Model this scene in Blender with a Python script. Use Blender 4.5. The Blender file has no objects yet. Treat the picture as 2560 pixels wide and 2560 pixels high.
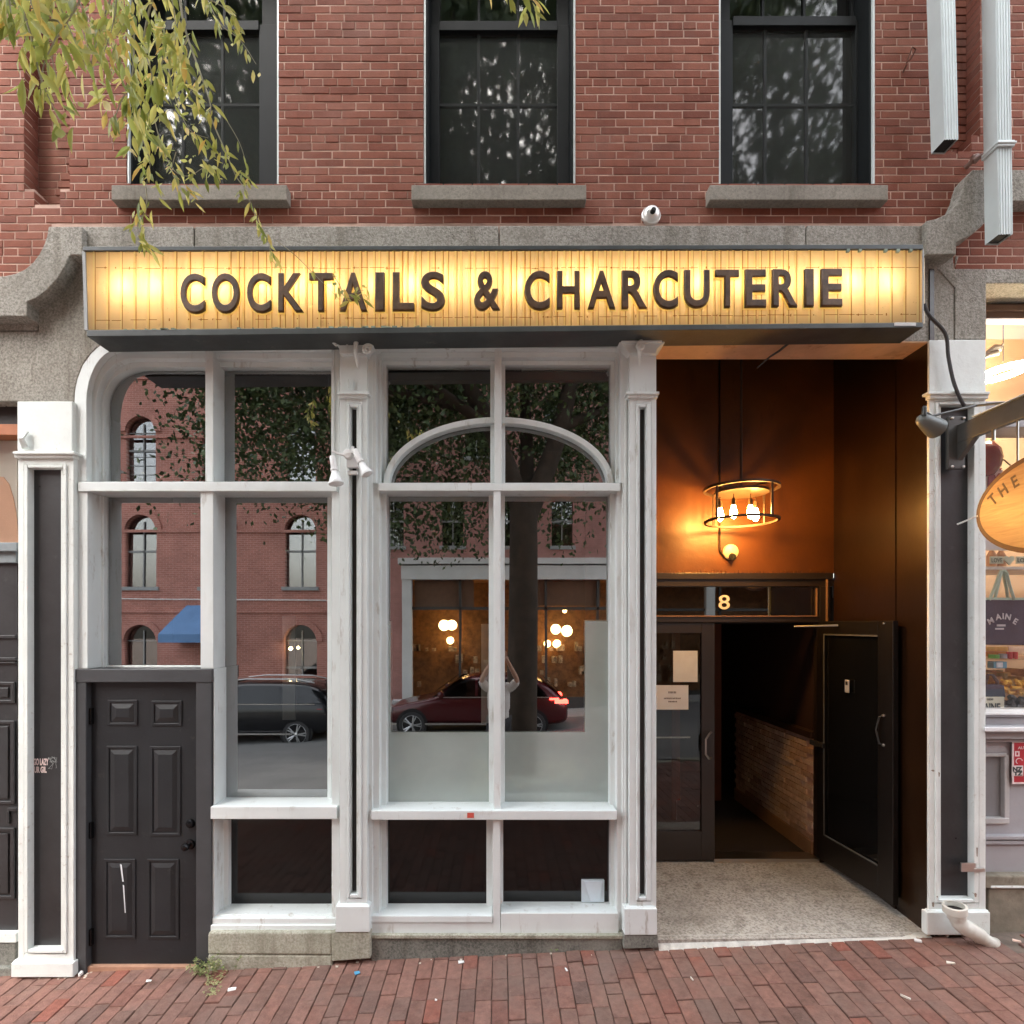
import bpy, bmesh, math, random
import numpy as np
from mathutils import Vector, Matrix
R = math.radians
random.seed(7)
rnd = random.Random(11)
scene = bpy.context.scene
COL = scene.collection

# ------------------------------------------------------------------ camera
CH, CD, F = 2.37, 4.0, 1400.0            # camera height, distance to the facade, focal length in photo pixels
cam_d = bpy.data.cameras.new('camera'); cam = bpy.data.objects.new('camera', cam_d); COL.objects.link(cam)
cam.location = (0, -CD, CH); cam.rotation_euler = (R(90), 0, 0)
cam_d.sensor_width = 36; cam_d.lens = 36 * F / 2560; cam_d.shift_x = 30 / 2560; cam_d.shift_y = 280 / 2560
cam_d.clip_start = 0.02; cam_d.clip_end = 600
scene.camera = cam
# ------------------------------------------------------------------ sky, sun, exposure
SUN_EL, SUN_AZ = 48, 200                 # degrees; azimuth the light comes from (compass style, +Y = 0)
w = bpy.data.worlds.new('World'); scene.world = w; w.use_nodes = True
nt = w.node_tree; nt.nodes.clear()
sky = nt.nodes.new('ShaderNodeTexSky'); sky.sky_type = 'NISHITA'; sky.sun_disc = False
sky.sun_elevation = R(SUN_EL); sky.sun_rotation = R(SUN_AZ); sky.air_density = 1.6; sky.dust_density = 4.5; sky.ozone_density = 1.0
bgn = nt.nodes.new('ShaderNodeBackground'); bgn.inputs['Strength'].default_value = 0.15
hs = nt.nodes.new('ShaderNodeHueSaturation'); hs.inputs['Saturation'].default_value = 0.35
out = nt.nodes.new('ShaderNodeOutputWorld')
nt.links.new(sky.outputs[0], hs.inputs['Color']); nt.links.new(hs.outputs[0], bgn.inputs[0]); nt.links.new(bgn.outputs[0], out.inputs[0])
sd = bpy.data.lights.new('sun', 'SUN'); sd.energy = 0.9; sd.angle = R(40); sd.color = (1, .96, .88)
so = bpy.data.objects.new('sun', sd); COL.objects.link(so); so.location = (-3, -9, 14)
_dir = Vector((math.sin(R(SUN_AZ)) * math.cos(R(SUN_EL)), math.cos(R(SUN_AZ)) * math.cos(R(SUN_EL)), math.sin(R(SUN_EL))))
so.rotation_euler = _dir.to_track_quat('Z', 'Y').to_euler()
scene.view_settings.view_transform = 'Standard'; scene.view_settings.look = 'None'
scene.view_settings.exposure = 2.93; scene.view_settings.gamma = 1; scene.view_settings.use_curve_mapping = False
scene.render.engine = 'CYCLES'
cy = scene.cycles
cy.use_denoising = True; cy.max_bounces = 8; cy.transparent_max_bounces = 12; cy.caustics_reflective = False; cy.caustics_refractive = False
cy.sample_clamp_indirect = 6

# ------------------------------------------------------------------ helpers
def X(px, y=0.): return (px - 1250) * (CD + y) / F
def Z(py, y=0.): return CH + (1560 - py) * (CD + y) / F
def zs(x, y):                            # ground height: brick sidewalk, then road, then far sidewalk
    if y > -3.2: return .015 + .045 * x + .02 * y
    if y > -12.8: return .045 * x - .19 + .05 * (y + 3.2)
    return .045 * x - .55 + .02 * (y + 12.8)
def G(px, py, lift=0.):                  # point of the sidewalk seen at a photo pixel
    a, c = (px - 1250) / F, (1560 - py) / F
    t = (CH - .015 + .02 * CD - lift) / (.045 * a + .02 - c)
    return Vector((a * t, -CD + t, CH + c * t))
def wo(o):
    v = Vector((0, 0, 0))
    while o is not None: v += o.location; o = o.parent
    return v
def link(name, me, mat=None, parent=None):
    o = bpy.data.objects.new(name, me); COL.objects.link(o)
    if mat is not None and not me.materials: me.materials.append(mat)
    if parent is not None: o.parent = parent; o.location = -wo(parent)
    return o
def thing(name, label, cat, loc=(0, 0, 0), group=None):
    o = bpy.data.objects.new(name, None); COL.objects.link(o); o.location = loc; o.empty_display_size = .2
    return tag(o, label, cat, group)
def tag(o, label=None, cat=None, group=None, kind=None):
    if label: o['label'] = label
    if cat: o['category'] = cat
    if group: o['group'] = group
    if kind: o['kind'] = kind
    return o
class MB:
    def __init__(s): s.v = []; s.f = []
    def add(s, vs, fs):
        n = len(s.v); s.v += [tuple(p) for p in vs]; s.f += [tuple(i + n for i in f) for f in fs]; return s
    def box(s, x0, x1, y0, y1, z0, z1):
        if x0 > x1: x0, x1 = x1, x0
        if y0 > y1: y0, y1 = y1, y0
        if z0 > z1: z0, z1 = z1, z0
        return s.add([(x0,y0,z0),(x1,y0,z0),(x1,y1,z0),(x0,y1,z0),(x0,y0,z1),(x1,y0,z1),(x1,y1,z1),(x0,y1,z1)],
            [(0,1,5,4),(1,2,6,5),(2,3,7,6),(3,0,4,7),(4,5,6,7),(3,2,1,0)])
    def px(s, a, b, c, d, yf, yb):       # box whose front face (at depth yf) spans photo pixels a..b, c..d
        return s.box(X(a, yf), X(b, yf), yf, yb, Z(d, yf), Z(c, yf))
    def prism(s, pts, y0, y1):           # polygon of (x, z), extruded in y
        A = sum(pts[i][0]*pts[(i+1) % len(pts)][1] - pts[(i+1) % len(pts)][0]*pts[i][1] for i in range(len(pts)))
        if A < 0: pts = pts[::-1]
        n = len(pts)
        return s.add([(x, y0, z) for x, z in pts] + [(x, y1, z) for x, z in pts],
            [tuple(range(n)), tuple(range(2*n-1, n-1, -1))] + [(i, n+i, n+(i+1) % n, (i+1) % n) for i in range(n)])
    def pxprism(s, pts, yf, yb): return s.prism([(X(a, yf), Z(b, yf)) for a, b in pts], yf, yb)
    def xf(s, M, start=0):
        for i in range(start, len(s.v)): s.v[i] = tuple(M @ Vector(s.v[i]))
        return s
    def tube(s, pts, r, n=8, cap=True):
        P = [Vector(p) for p in pts]; rs = r if isinstance(r, (list, tuple)) else [r]*len(P)
        base = len(s.v); up = Vector((0, 0, 1)); u = None
        for i, p in enumerate(P):
            d = (P[min(i+1, len(P)-1)] - P[max(i-1, 0)])
            d = d.normalized() if d.length > 1e-9 else up
            if u is None: u = d.cross(up if abs(d.z) < .9 else Vector((1, 0, 0))).normalized()
            u = (u - d * u.dot(d)); u = u.normalized() if u.length > 1e-6 else d.orthogonal().normalized()
            v = d.cross(u)
            for k in range(n):
                a = 2*math.pi*k/n; s.v.append(tuple(p + (u*math.cos(a) + v*math.sin(a)) * rs[i]))
        for i in range(len(P)-1):
            for k in range(n):
                a, b = base+i*n+k, base+i*n+(k+1) % n
                s.f.append((a, b, b+n, a+n))
        if cap: s.f.append(tuple(base+k for k in range(n-1, -1, -1))); s.f.append(tuple(base+(len(P)-1)*n+k for k in range(n)))
        return s
    def lathe(s, prof, org, axis=(0, 0, 1), n=20):   # profile of (radius, distance along axis)
        A = Vector(axis).normalized(); u = A.orthogonal().normalized(); v = A.cross(u); O = Vector(org); base = len(s.v)
        for r, h in prof:
            for k in range(n):
                a = 2*math.pi*k/n; s.v.append(tuple(O + A*h + (u*math.cos(a) + v*math.sin(a))*r))
        for i in range(len(prof)-1):
            for k in range(n):
                a, b = base+i*n+k, base+i*n+(k+1) % n
                s.f.append((a, b, b+n, a+n))
        return s
    def build(s, name, mat, parent=None, bevel=0, smooth=False, kind=None):
        me = bpy.data.meshes.new(name); me.from_pydata(s.v, [], s.f); me.update()
        if smooth:
            me.polygons.foreach_set('use_smooth', [True]*len(me.polygons))
        o = link(name, me, mat, parent)
        if smooth:
            try: me.set_sharp_from_angle(angle=R(40))
            except Exception: pass
        if bevel:
            m = o.modifiers.new('bevel', 'BEVEL'); m.width = bevel; m.segments = 2; m.limit_method = 'ANGLE'; m.angle_limit = R(40)
        if kind: o['kind'] = kind
        return o
def cpoly(name, mat, outer, holes, yf, yb, parent=None, bevel=0, pxl=True, kind=None):
    """a flat piece with holes: outline and holes in photo pixels at depth yf, extruded back to yb"""
    c = bpy.data.curves.new(name, 'CURVE'); c.dimensions = '2D'; c.fill_mode = 'BOTH'; c.extrude = abs(yb-yf)/2
    for ring in [outer] + list(holes):
        P = [(X(a, yf), Z(b, yf)) for a, b in ring] if pxl else ring
        sp = c.splines.new('POLY'); sp.points.add(len(P)-1); sp.use_cyclic_u = True
        for q, (a, b) in zip(sp.points, P): q.co = (a, b, 0, 1)
    o = bpy.data.objects.new(name, c); COL.objects.link(o); bpy.context.view_layer.update()
    me = bpy.data.meshes.new_from_object(o.evaluated_get(bpy.context.evaluated_depsgraph_get()))
    bpy.data.objects.remove(o); me.name = name
    M = Matrix(((1,0,0,0),(0,0,-1,(yf+yb)/2),(0,1,0,0),(0,0,0,1)))
    me.transform(M); me.update(); me.materials.clear()
    o = link(name, me, mat, parent)
    bm = bmesh.new(); bm.from_mesh(me); bmesh.ops.remove_doubles(bm, verts=bm.verts, dist=1e-5); bmesh.ops.recalc_face_normals(bm, faces=bm.faces); bm.to_mesh(me); bm.free()
    if bevel:
        m = o.modifiers.new('bevel', 'BEVEL'); m.width = bevel; m.segments = 2; m.limit_method = 'ANGLE'; m.angle_limit = R(50)
    if kind: o['kind'] = kind
    return o
def text(name, body, mat, loc, size, parent=None, rot=(90, 0, 0), extrude=.0006, align='CENTER', box=None, offset=0., bevel=0., shear=0.):
    """lettering as real mesh; box = (x0, x1, z0, z1) fits it exactly"""
    c = bpy.data.curves.new(name, 'FONT'); c.body = body; c.size = size; c.extrude = extrude; c.align_x = align; c.offset = offset
    c.bevel_depth = bevel; c.bevel_resolution = 1; c.shear = shear; c.resolution_u = 6
    o = bpy.data.objects.new(name, c); COL.objects.link(o); bpy.context.view_layer.update()
    me = bpy.data.meshes.new_from_object(o.evaluated_get(bpy.context.evaluated_depsgraph_get())); bpy.data.objects.remove(o); me.name = name
    me.materials.clear()
    me.transform(Matrix.Translation(loc) @ (Matrix.Rotation(R(rot[2]), 4, 'Z') @ Matrix.Rotation(R(rot[1]), 4, 'Y') @ Matrix.Rotation(R(rot[0]), 4, 'X')))
    if box:
        xs = [v.co.x for v in me.vertices]; zz = [v.co.z for v in me.vertices]
        x0, x1, z0, z1 = box; a, b, c_, d = min(xs), max(xs), min(zz), max(zz)
        for v in me.vertices:
            v.co.x = x0 + (v.co.x-a)/(b-a)*(x1-x0); v.co.z = z0 + (v.co.z-c_)/(d-c_)*(z1-z0)
    return link(name, me, mat, parent)

def smooth_path(P, n=5):
    out = []
    for i in range(len(P)-1):
        p0, p1, p2, p3 = P[max(i-1, 0)], P[i], P[i+1], P[min(i+2, len(P)-1)]
        for k in range(n):
            t = k/n; out.append(.5*((2*p1)+(p2-p0)*t+(2*p0-5*p1+4*p2-p3)*t*t+(3*p1-p0-3*p2+p3)*t**3))
    return out+[P[-1]]

# ------------------------------------------------------------------ materials
def N(t, kind, **kw):
    n = t.nodes.new(kind)
    for k, v in kw.items(): setattr(n, k, v)
    return n
def ramp(t, fac, stops):
    r = N(t, 'ShaderNodeValToRGB'); e = r.color_ramp.elements
    while len(e) < len(stops): e.new(.5)
    for q, (p, c) in zip(e, stops): q.position = p; q.color = (*c, 1) if len(c) == 3 else c
    t.links.new(fac, r.inputs[0]); return r.outputs[0]
def noise(t, scale, detail=4, rough=.6, vec=None, dist=0.):
    n = N(t, 'ShaderNodeTexNoise'); n.inputs['Scale'].default_value = scale; n.inputs['Detail'].default_value = detail
    n.inputs['Roughness'].default_value = rough; n.inputs['Distortion'].default_value = dist
    t.links.new(vec if vec is not None else pos(t), n.inputs['Vector']); return n.outputs['Fac']
def pos(t, scale=None):
    g = N(t, 'ShaderNodeNewGeometry').outputs['Position']
    if scale is None: return g
    m = N(t, 'ShaderNodeMapping'); m.inputs['Scale'].default_value = scale; t.links.new(g, m.inputs['Vector']); return m.outputs[0]
def mixc(t, fac, a, b, mode='MIX'):
    m = N(t, 'ShaderNodeMix', data_type='RGBA', blend_type=mode)
    for sock, val in ((m.inputs[0], fac), (m.inputs[6], a), (m.inputs[7], b)):
        if isinstance(val, (int, float)): sock.default_value = val
        elif isinstance(val, tuple): sock.default_value = (*val, 1)
        else: t.links.new(val, sock)
    return m.outputs[2]
def math_(t, op, a, b=None):
    m = N(t, 'ShaderNodeMath', operation=op)
    for s_, v in ((m.inputs[0], a), (m.inputs[1], b)):
        if v is None: continue
        if isinstance(v, (int, float)): s_.default_value = v
        else: t.links.new(v, s_)
    return m.outputs[0]
def island_random(t):
    a = N(t, 'ShaderNodeNewGeometry').outputs['Random Per Island']; b = N(t, 'ShaderNodeObjectInfo').outputs['Random']
    return math_(t, 'FRACT', math_(t, 'ADD', a, math_(t, 'MULTIPLY', b, 7.31)))
def new_mat(name):
    m = bpy.data.materials.new(name); m.use_nodes = True; t = m.node_tree; b = t.nodes['Principled BSDF']; return m, t, b
def bump(t, b, h, strength, dist=.01):
    n = N(t, 'ShaderNodeBump'); n.inputs['Strength'].default_value = strength; n.inputs['Distance'].default_value = dist
    t.links.new(h, n.inputs['Height']); t.links.new(n.outputs[0], b.inputs['Normal'])
def M(name, c, rough=.6, var=.12, vs=6, bs=60, bst=.25, metal=0., spec=.5, dirt=None, coat=0., streak=False):
    """painted or plain surface: colour with soft variation, fine relief, optional stains (colour, scale, threshold)"""
    m, t, b = new_mat(name)
    n1 = noise(t, vs, 5); dark = tuple(x*(1-var) for x in c); lite = tuple(min(1, x*(1+var)) for x in c)
    col = ramp(t, n1, [(.3, dark), (.7, lite)])
    if dirt:
        dc, ds, th = dirt
        nn = noise(t, ds, 6, .7, pos(t, (1, 1, .25)) if streak else None)
        k = ramp(t, nn, [(th, (0, 0, 0)), (th+.09, (1, 1, 1))]); k = math_(t, 'MULTIPLY', k, ramp(t, noise(t, 1.7, 3), [(.42, (.08, .08, .08)), (.6, (1, 1, 1))])); col = mixc(t, math_(t, 'MULTIPLY', k, .75), col, dc)
    t.links.new(col, b.inputs['Base Color'])
    b.inputs['Roughness'].default_value = rough; b.inputs['Metallic'].default_value = metal; b.inputs['Specular IOR Level'].default_value = spec
    b.inputs['Coat Weight'].default_value = coat
    if bst: bump(t, b, noise(t, bs, 4), bst, .004)
    return m
def glass_mat(name, refl, tint=(.8, .84, .82), rough=.0, wave=.0, wscale=3.):
    m = bpy.data.materials.new(name); m.use_nodes = True; t = m.node_tree; t.nodes.clear()
    o = N(t, 'ShaderNodeOutputMaterial'); mx = N(t, 'ShaderNodeMixShader'); tr = N(t, 'ShaderNodeBsdfTransparent'); gl = N(t, 'ShaderNodeBsdfGlossy')
    tr.inputs[0].default_value = (*tint, 1); gl.inputs['Roughness'].default_value = rough; gl.inputs['Color'].default_value = (1, 1, 1, 1)
    lw = N(t, 'ShaderNodeLayerWeight'); lw.inputs['Blend'].default_value = .25
    t.links.new(math_(t, 'ADD', math_(t, 'MULTIPLY', lw.outputs['Fresnel'], .6), refl), mx.inputs[0])
    if wave:
        n = N(t, 'ShaderNodeBump'); n.inputs['Strength'].default_value = wave; n.inputs['Distance'].default_value = .01
        t.links.new(noise(t, wscale, 1.5), n.inputs['Height']); t.links.new(n.outputs[0], gl.inputs['Normal']); t.links.new(n.outputs[0], lw.inputs['Normal'])
    t.links.new(tr.outputs[0], mx.inputs[1]); t.links.new(gl.outputs[0], mx.inputs[2]); t.links.new(mx.outputs[0], o.inputs[0]); return m
def emit(name, c, s):
    m, t, b = new_mat(name); b.inputs['Base Color'].default_value = (*c, 1); b.inputs['Emission Color'].default_value = (*c, 1); b.inputs['Emission Strength'].default_value = s; return m

def brick_material(name, stops, mottling=.24, bst=.5, stain=None):
    m, t, b = new_mat(name)
    r = island_random(t); col = ramp(t, r, stops)
    n1 = noise(t, 22, 6, .7); col = mixc(t, mottling, col, ramp(t, n1, [(.25, (.35, .33, .32)), (.75, (1.5, 1.45, 1.4))]), 'MULTIPLY')
    if stain:
        k = ramp(t, noise(t, stain[1], 5, .65), [(stain[2], (0, 0, 0)), (stain[2]+.2, (1, 1, 1))]); col = mixc(t, math_(t, 'MULTIPLY', k, stain[3]), col, stain[0])
    k2 = ramp(t, noise(t, 4.5, 5, .75), [(.55, (0, 0, 0)), (.72, (1, 1, 1))]); col = mixc(t, math_(t, 'MULTIPLY', k2, .25), col, (.10, .07, .06))
    run = ramp(t, noise(t, 5, 5, .7, pos(t, (1, 1, .10))), [(.54, (1, 1, 1)), (.72, (.62, .58, .56))]); col = mixc(t, .75, col, run, 'MULTIPLY')
    speck = ramp(t, noise(t, 160, 2), [(.66, (0, 0, 0)), (.72, (1, 1, 1))]); col = mixc(t, math_(t, 'MULTIPLY', speck, .25), col, (.5, .42, .38))
    t.links.new(col, b.inputs['Base Color']); b.inputs['Roughness'].default_value = .85; b.inputs['Specular IOR Level'].default_value = .25
    bump(t, b, math_(t, 'ADD', noise(t, 90, 5), noise(t, 25, 3)), bst, .004); return m
BRICK = brick_material('red_brick', [(0, (.165, .052, .033)), (.25, (.205, .066, .042)), (.65, (.225, .077, .049)), (.9, (.25, .094, .062)), (1, (.15, .055, .038))],
    stain=((.33, .18, .145), 1.1, .50, .42))
PAVER = brick_material('paver_brick', [(0, (.175, .098, .078)), (.2, (.195, .116, .095)), (.45, (.225, .115, .090)), (.7, (.245, .135, .108)), (.85, (.155, .096, .080)), (1, (.26, .095, .068))],
    mottling=.5, bst=.9, stain=((.20, .145, .12), 2.0, .46, .5))
INB = brick_material('interior_brick', [(0, (.46, .35, .28)), (.5, (.60, .48, .40)), (1, (.36, .24, .18))], mottling=.5)
MORTAR = M('lime_mortar', (.47, .32, .26), .95, .3, 5, 80, .5, dirt=((.24, .12, .09), 2.2, .52))
def granite_mat(name, lo, mid, hi, stain, bst=.8, sc=1.0):
    m, t, b = new_mat(name)
    n1 = noise(t, 60*sc, 5, .75); col = ramp(t, n1, [(.28, lo), (.46, mid), (.56, hi), (.75, tuple(x*.9 for x in mid))])
    v = N(t, 'ShaderNodeTexVoronoi'); v.inputs['Scale'].default_value = 90*sc; t.links.new(pos(t), v.inputs['Vector'])
    col = mixc(t, math_(t, 'MULTIPLY', ramp(t, v.outputs['Color'], [(.62, (0, 0, 0)), (.8, (1, 1, 1))]), .45), col, lo)
    col = mixc(t, ramp(t, noise(t, 2.2, 6, .7), [(.42, (0, 0, 0)), (.75, (.75, .75, .75))]), col, stain)
    dr = ramp(t, noise(t, 7, 6, .7, pos(t, (1, 1, .12))), [(.52, (1, 1, 1)), (.68, (.58, .56, .52))]); col = mixc(t, .8, col, dr, 'MULTIPLY')
    col = mixc(t, .5, col, ramp(t, noise(t, .9, 3), [(.35, (.80, .79, .77)), (.65, (1.12, 1.11, 1.08))]), 'MULTIPLY')
    t.links.new(col, b.inputs['Base Color']); b.inputs['Roughness'].default_value = .9; b.inputs['Specular IOR Level'].default_value = .3
    bump(t, b, math_(t, 'ADD', noise(t, 45*sc, 5), noise(t, 110*sc, 3)), bst, .006); return m
GRANITE = granite_mat('granite', (.15, .14, .122), (.31, .295, .262), (.45, .43, .39), (.20, .185, .155))
SILL = granite_mat('sill_stone', (.19, .175, .15), (.27, .25, .215), (.32, .295, .255), (.19, .175, .15), .3)
GBASE = granite_mat('granite_base', (.24, .235, .18), (.38, .375, .31), (.50, .49, .42), (.26, .27, .20), .7)
GDARK = granite_mat('dark_stone', (.06, .065, .06), (.14, .145, .13), (.22, .225, .20), (.35, .35, .31), .6)
TERR = granite_mat('terrazzo', (.13, .12, .11), (.40, .375, .335), (.52, .50, .45), (.27, .245, .21), .15, .75)
WHITE = M('white_paint', (.70, .75, .745), .45, .05, 3, 30, .25, dirt=((.36, .33, .28), 12, .57), streak=True)
WHITEOLD = M('worn_white_paint', (.69, .73, .71), .5, .08, 4, 22, .6, dirt=((.42, .38, .32), 22, .58))
BLACKP = M('black_paint', (.022, .0225, .024), .42, .25, 4, 30, .35, dirt=((.055, .055, .055), 5, .62))
DOORP = M('charcoal_door_paint', (.018, .020, .0225), .40, .18, 3, 45, .35, spec=.38, dirt=((.045, .042, .04), 16, .60))
DOORF = M('charcoal_frame_paint', (.048, .051, .055), .5, .12, 4, 50, .35)
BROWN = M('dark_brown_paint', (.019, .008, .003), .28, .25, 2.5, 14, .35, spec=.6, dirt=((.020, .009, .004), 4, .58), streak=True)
BRONZE = M('bronze_aluminium', (.020, .014, .011), .35, .12, 3, 80, .1, metal=.0, spec=.6)
WINBLK = M('black_window_frame', (.009, .011, .012), .6, .15, 4, 40, .1, spec=.15)
DARK = M('dark_interior', (.010, .009, .008), .9, .2, 2, 20, 0)
GREYIN = M('pale_interior_wall', (.78, .82, .79), .8, .05, 2, 20, 0)
METAL = M('galvanised_metal', (.58, .64, .64), .4, .06, 5, 60, .1, metal=.12)
STEEL = M('brushed_steel', (.62, .60, .57), .28, .05, 5, 60, .05, metal=1.)
GUN = M('gunmetal', (.05, .052, .05), .45, .2, 8, 60, .3, metal=.4)
ORB = M('oiled_bronze', (.018, .018, .020), .22, .2, 5, 60, .1, metal=.8)
RUBBER = M('black_cable', (.03, .03, .032), .5, .1, 5, 60, .1)
GLASSA = glass_mat('shop_glass', .32, (.80, .84, .81), 0., .035, 1.2)
GLASSU = glass_mat('window_glass', .075, (.4, .42, .42), .04, .018, 3.)
GLASSD = glass_mat('door_glass', .14, (.6, .6, .6), 0.)
SHOPG = glass_mat('clear_glass', .05, (.95, .95, .95), 0.)
PANELB = M('black_gloss_panel', (.006, .006, .006), .07, .2, 3, 12, .02, spec=.5)
# ================================================================== the ground
def slab(name, x0, x1, y0, y1, zf, mat, nx=2, ny=2, off=0., thick=.15, kind='structure', parent=None):
    v, f = [], []
    for j in range(ny+1):
        for i in range(nx+1):
            x = x0+(x1-x0)*i/nx; y = y0+(y1-y0)*j/ny; v.append((x, y, zf(x, y)+off))
    for j in range(ny):
        for i in range(nx):
            a = j*(nx+1)+i; f.append((a, a+1, a+nx+2, a+nx+1))
    mb = MB().add(v, f); return mb.build(name, mat, parent, kind=kind)
ASPH, _t, _b = new_mat('asphalt')
_c = ramp(_t, noise(_t, 120, 3), [(.3, (.085, .087, .085)), (.6, (.15, .152, .148)), (.8, (.22, .22, .21))])
_c = mixc(_t, ramp(_t, noise(_t, .8, 5), [(.4, (0, 0, 0)), (.65, (.6, .6, .6))]), _c, (.20, .20, .19)); _t.links.new(_c, _b.inputs['Base Color']); _b.inputs['Roughness'].default_value = .85
bump(_t, _b, noise(_t, 150, 3), .4, .005)
DIRT = M('sand_and_dirt', (.13, .10, .08), .95, .4, 8, 90, .6)
zfr = lambda x, y: .045*x + .015 + .02*y
slab('terrain', -120, 120, -140, 120, lambda x, y: .045*max(-12, min(12, x)) - 1.1, DIRT, 24, 2)
slab('road', -30, 30, -12.8, -3.2, zs, ASPH, 2, 2)
side = slab('sidewalk', -9, 9, -3.05, .3, zfr, DIRT, 2, 2, off=-.016)
CONC = M('weathered_concrete', (.33, .32, .30), .9, .15, 3, 60, .4)
slab('opposite_pavement', -30, 30, -16, -12.8, lambda x, y: .045*x-.55+.02*(y+12.8), CONC)
kb = MB()
for i in range(15):
    x = -9+i*1.2; z = zfr(x+.6, -3.1); n = len(kb.v); kb.box(x+.004, x+1.196, -3.2, -3.05, z-.3, z); 
kerb = kb.build('kerb', GBASE, bevel=.008, kind='structure')
kb = MB(); kb.box(-30, 30, -12.8, -12.65, -2.5, 0)
for i, v in enumerate(kb.v):
    kb.v[i] = (v[0], v[1], (.045*v[0]-.545) if v[2] > -1 else v[2])
kb.build('opposite_kerb', GBASE, kind='structure')
# painted lines on the road
PAINTW = M('worn_road_paint', (.62, .62, .60), .8, .15, 6, 60, .2, dirt=((.2, .2, .2), 12, .55))
for nm, x0, x1, y0, y1 in (('edge_line', -30, 30, -4.55, -4.43), ('parking_line', -1.9, -1.72, -6.7, -4.55), ('parking_line', -7.4, -7.25, -6.7, -4.55), ('parking_line', 4.0, 4.15, -6.7, -4.55)):
    slab(nm, x0, x1, y0, y1, zs, PAINTW, 8, 1, off=.005)
# herringbone-free running bond: long side of each paver points at the street
def frustum(x0, x1, y0, y1, z0, z1, e):      # a paver: chamfered top
    return [(x0,y0,z0),(x1,y0,z0),(x1,y1,z0),(x0,y1,z0),(x0,y0,z1-e),(x1,y0,z1-e),(x1,y1,z1-e),(x0,y1,z1-e),(x0+e,y0+e,z1),(x1-e,y0+e,z1),(x1-e,y1-e,z1),(x0+e,y1-e,z1)], \
        [(0,1,5,4),(1,2,6,5),(2,3,7,6),(3,0,4,7),(4,5,9,8),(5,6,10,9),(6,7,11,10),(7,4,8,11),(8,9,10,11)]
pm = bpy.data.meshes.new('brick'); _v, _f = frustum(-.0495, .0495, -.1005, .1005, -.05, 0, .0035); pm.from_pydata(_v, [], _f); pm.materials.append(PAVER)
pmh = bpy.data.meshes.new('brick'); _v, _f = frustum(-.0495, .0495, -.049, .049, -.05, 0, .0035); pmh.from_pydata(_v, [], _f); pmh.materials.append(PAVER)
cells = []
for i in range(-76, 77):
    x = i*.1035; y = rnd.random()*.2
    y0 = .13+y if x < 1.06 else -.035
    while y0 > -3.03:
        half = rnd.random() < .06 or (y0 == -.035 and rnd.random() < .5); L = .1035 if half else .2055
        yc = y0-L/2
        if y0 - L > -3.06: cells.append((x, yc, half))
        y0 -= L
def vis(x, y):
    z = zfr(x, y); d = y+CD; return abs(x)*F/d < 1330 and (CH-z)*F/d < 1010 and y < .02
cells.sort(key=lambda c: (not vis(c[0], c[1]), abs(c[1])))
STF = MB(); PIPEHOLE = G(2522, 2348)
for k, (x, y, half) in enumerate(cells):
    if (Vector((x, y)) - Vector((PIPEHOLE.x, PIPEHOLE.y))).length < .085: continue
    z = zfr(x, y) + rnd.gauss(0, .0028); ty = R(-2.577)+rnd.gauss(0, .013); tx = R(1.146)+rnd.gauss(0, .011); rz = rnd.gauss(0, .013)
    if k < 300:
        o = bpy.data.objects.new('brick', pmh if half else pm); COL.objects.link(o); o.parent = side; o.location = (x, y, z); o.rotation_euler = (tx, ty, rz)
    else:
        me = pmh if half else pm; MX = Matrix.Translation((x, y, z)) @ Matrix.Rotation(rz, 4, 'Z') @ Matrix.Rotation(ty, 4, 'Y') @ Matrix.Rotation(tx, 4, 'X')
        STF.add([MX @ v.co for v in me.vertices], [tuple(p.vertices) for p in me.polygons])
tag(STF.build('bricks', PAVER, side), kind='stuff')

# ================================================================== the brick building
BLD = thing('brick_building', 'three-window red brick building with granite course above a white-framed storefront and dark doorway', 'building', (0, .5, 0))
# ---- brick wall
WIN = [(315, 697), (1058, 1440), (1797, 2190)]
TOPZ = Z(-330)
forb = [(X(a), X(b), Z(462), Z(-240)) for a, b in WIN]
forb += [(X(60), X(174), Z(472), 99), (X(85), X(150), Z(511), Z(472)), (X(2338), X(2451), Z(341), 99), (X(2362), X(2429), Z(383), Z(341))]
forb += [(X(128), X(2355), 0, Z(566))]
XL, XR, ZB = -4.9, 5.0, Z(700)
cpoly('mortar', MORTAR, [(XL-.01, ZB), (XR, ZB), (XR, TOPZ), (X(2451), TOPZ), (X(2451), Z(341)), (X(2429), Z(341)), (X(2429), Z(383)), (X(2362), Z(383)), (X(2362), Z(341)), (X(2338), Z(341)), (X(2338), TOPZ),
    (X(174), TOPZ), (X(174), Z(472)), (X(150), Z(472)), (X(150), Z(511)), (X(85), Z(511)), (X(85), Z(472)), (X(60), Z(472)), (X(60), TOPZ), (XL-.01, TOPZ)],
    [[(a, c), (b, c), (b, d), (a, d)] for a, b, c, d in forb[:3]], .0028, .125, BLD, pxl=False)
CRS, BL = .0577, .2030
def bfr(x0, x1, z0, z1, yf, yb, e=.0025):
    return [(x0+e,yf,z0+e),(x1-e,yf,z0+e),(x1-e,yf,z1-e),(x0+e,yf,z1-e),(x0,yf+e,z0),(x1,yf+e,z0),(x1,yf+e,z1),(x0,yf+e,z1),(x0,yb,z0),(x1,yb,z0),(x1,yb,z1),(x0,yb,z1)], \
        [(0,1,2,3),(4,5,1,0),(5,6,2,1),(6,7,3,2),(7,4,0,3),(8,9,5,4),(9,10,6,5),(10,11,7,6),(11,8,4,7)]
full = []; odd = MB()
j0, z = 0, ZB
zc = ZB
j = 0
JT = .0078
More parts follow.
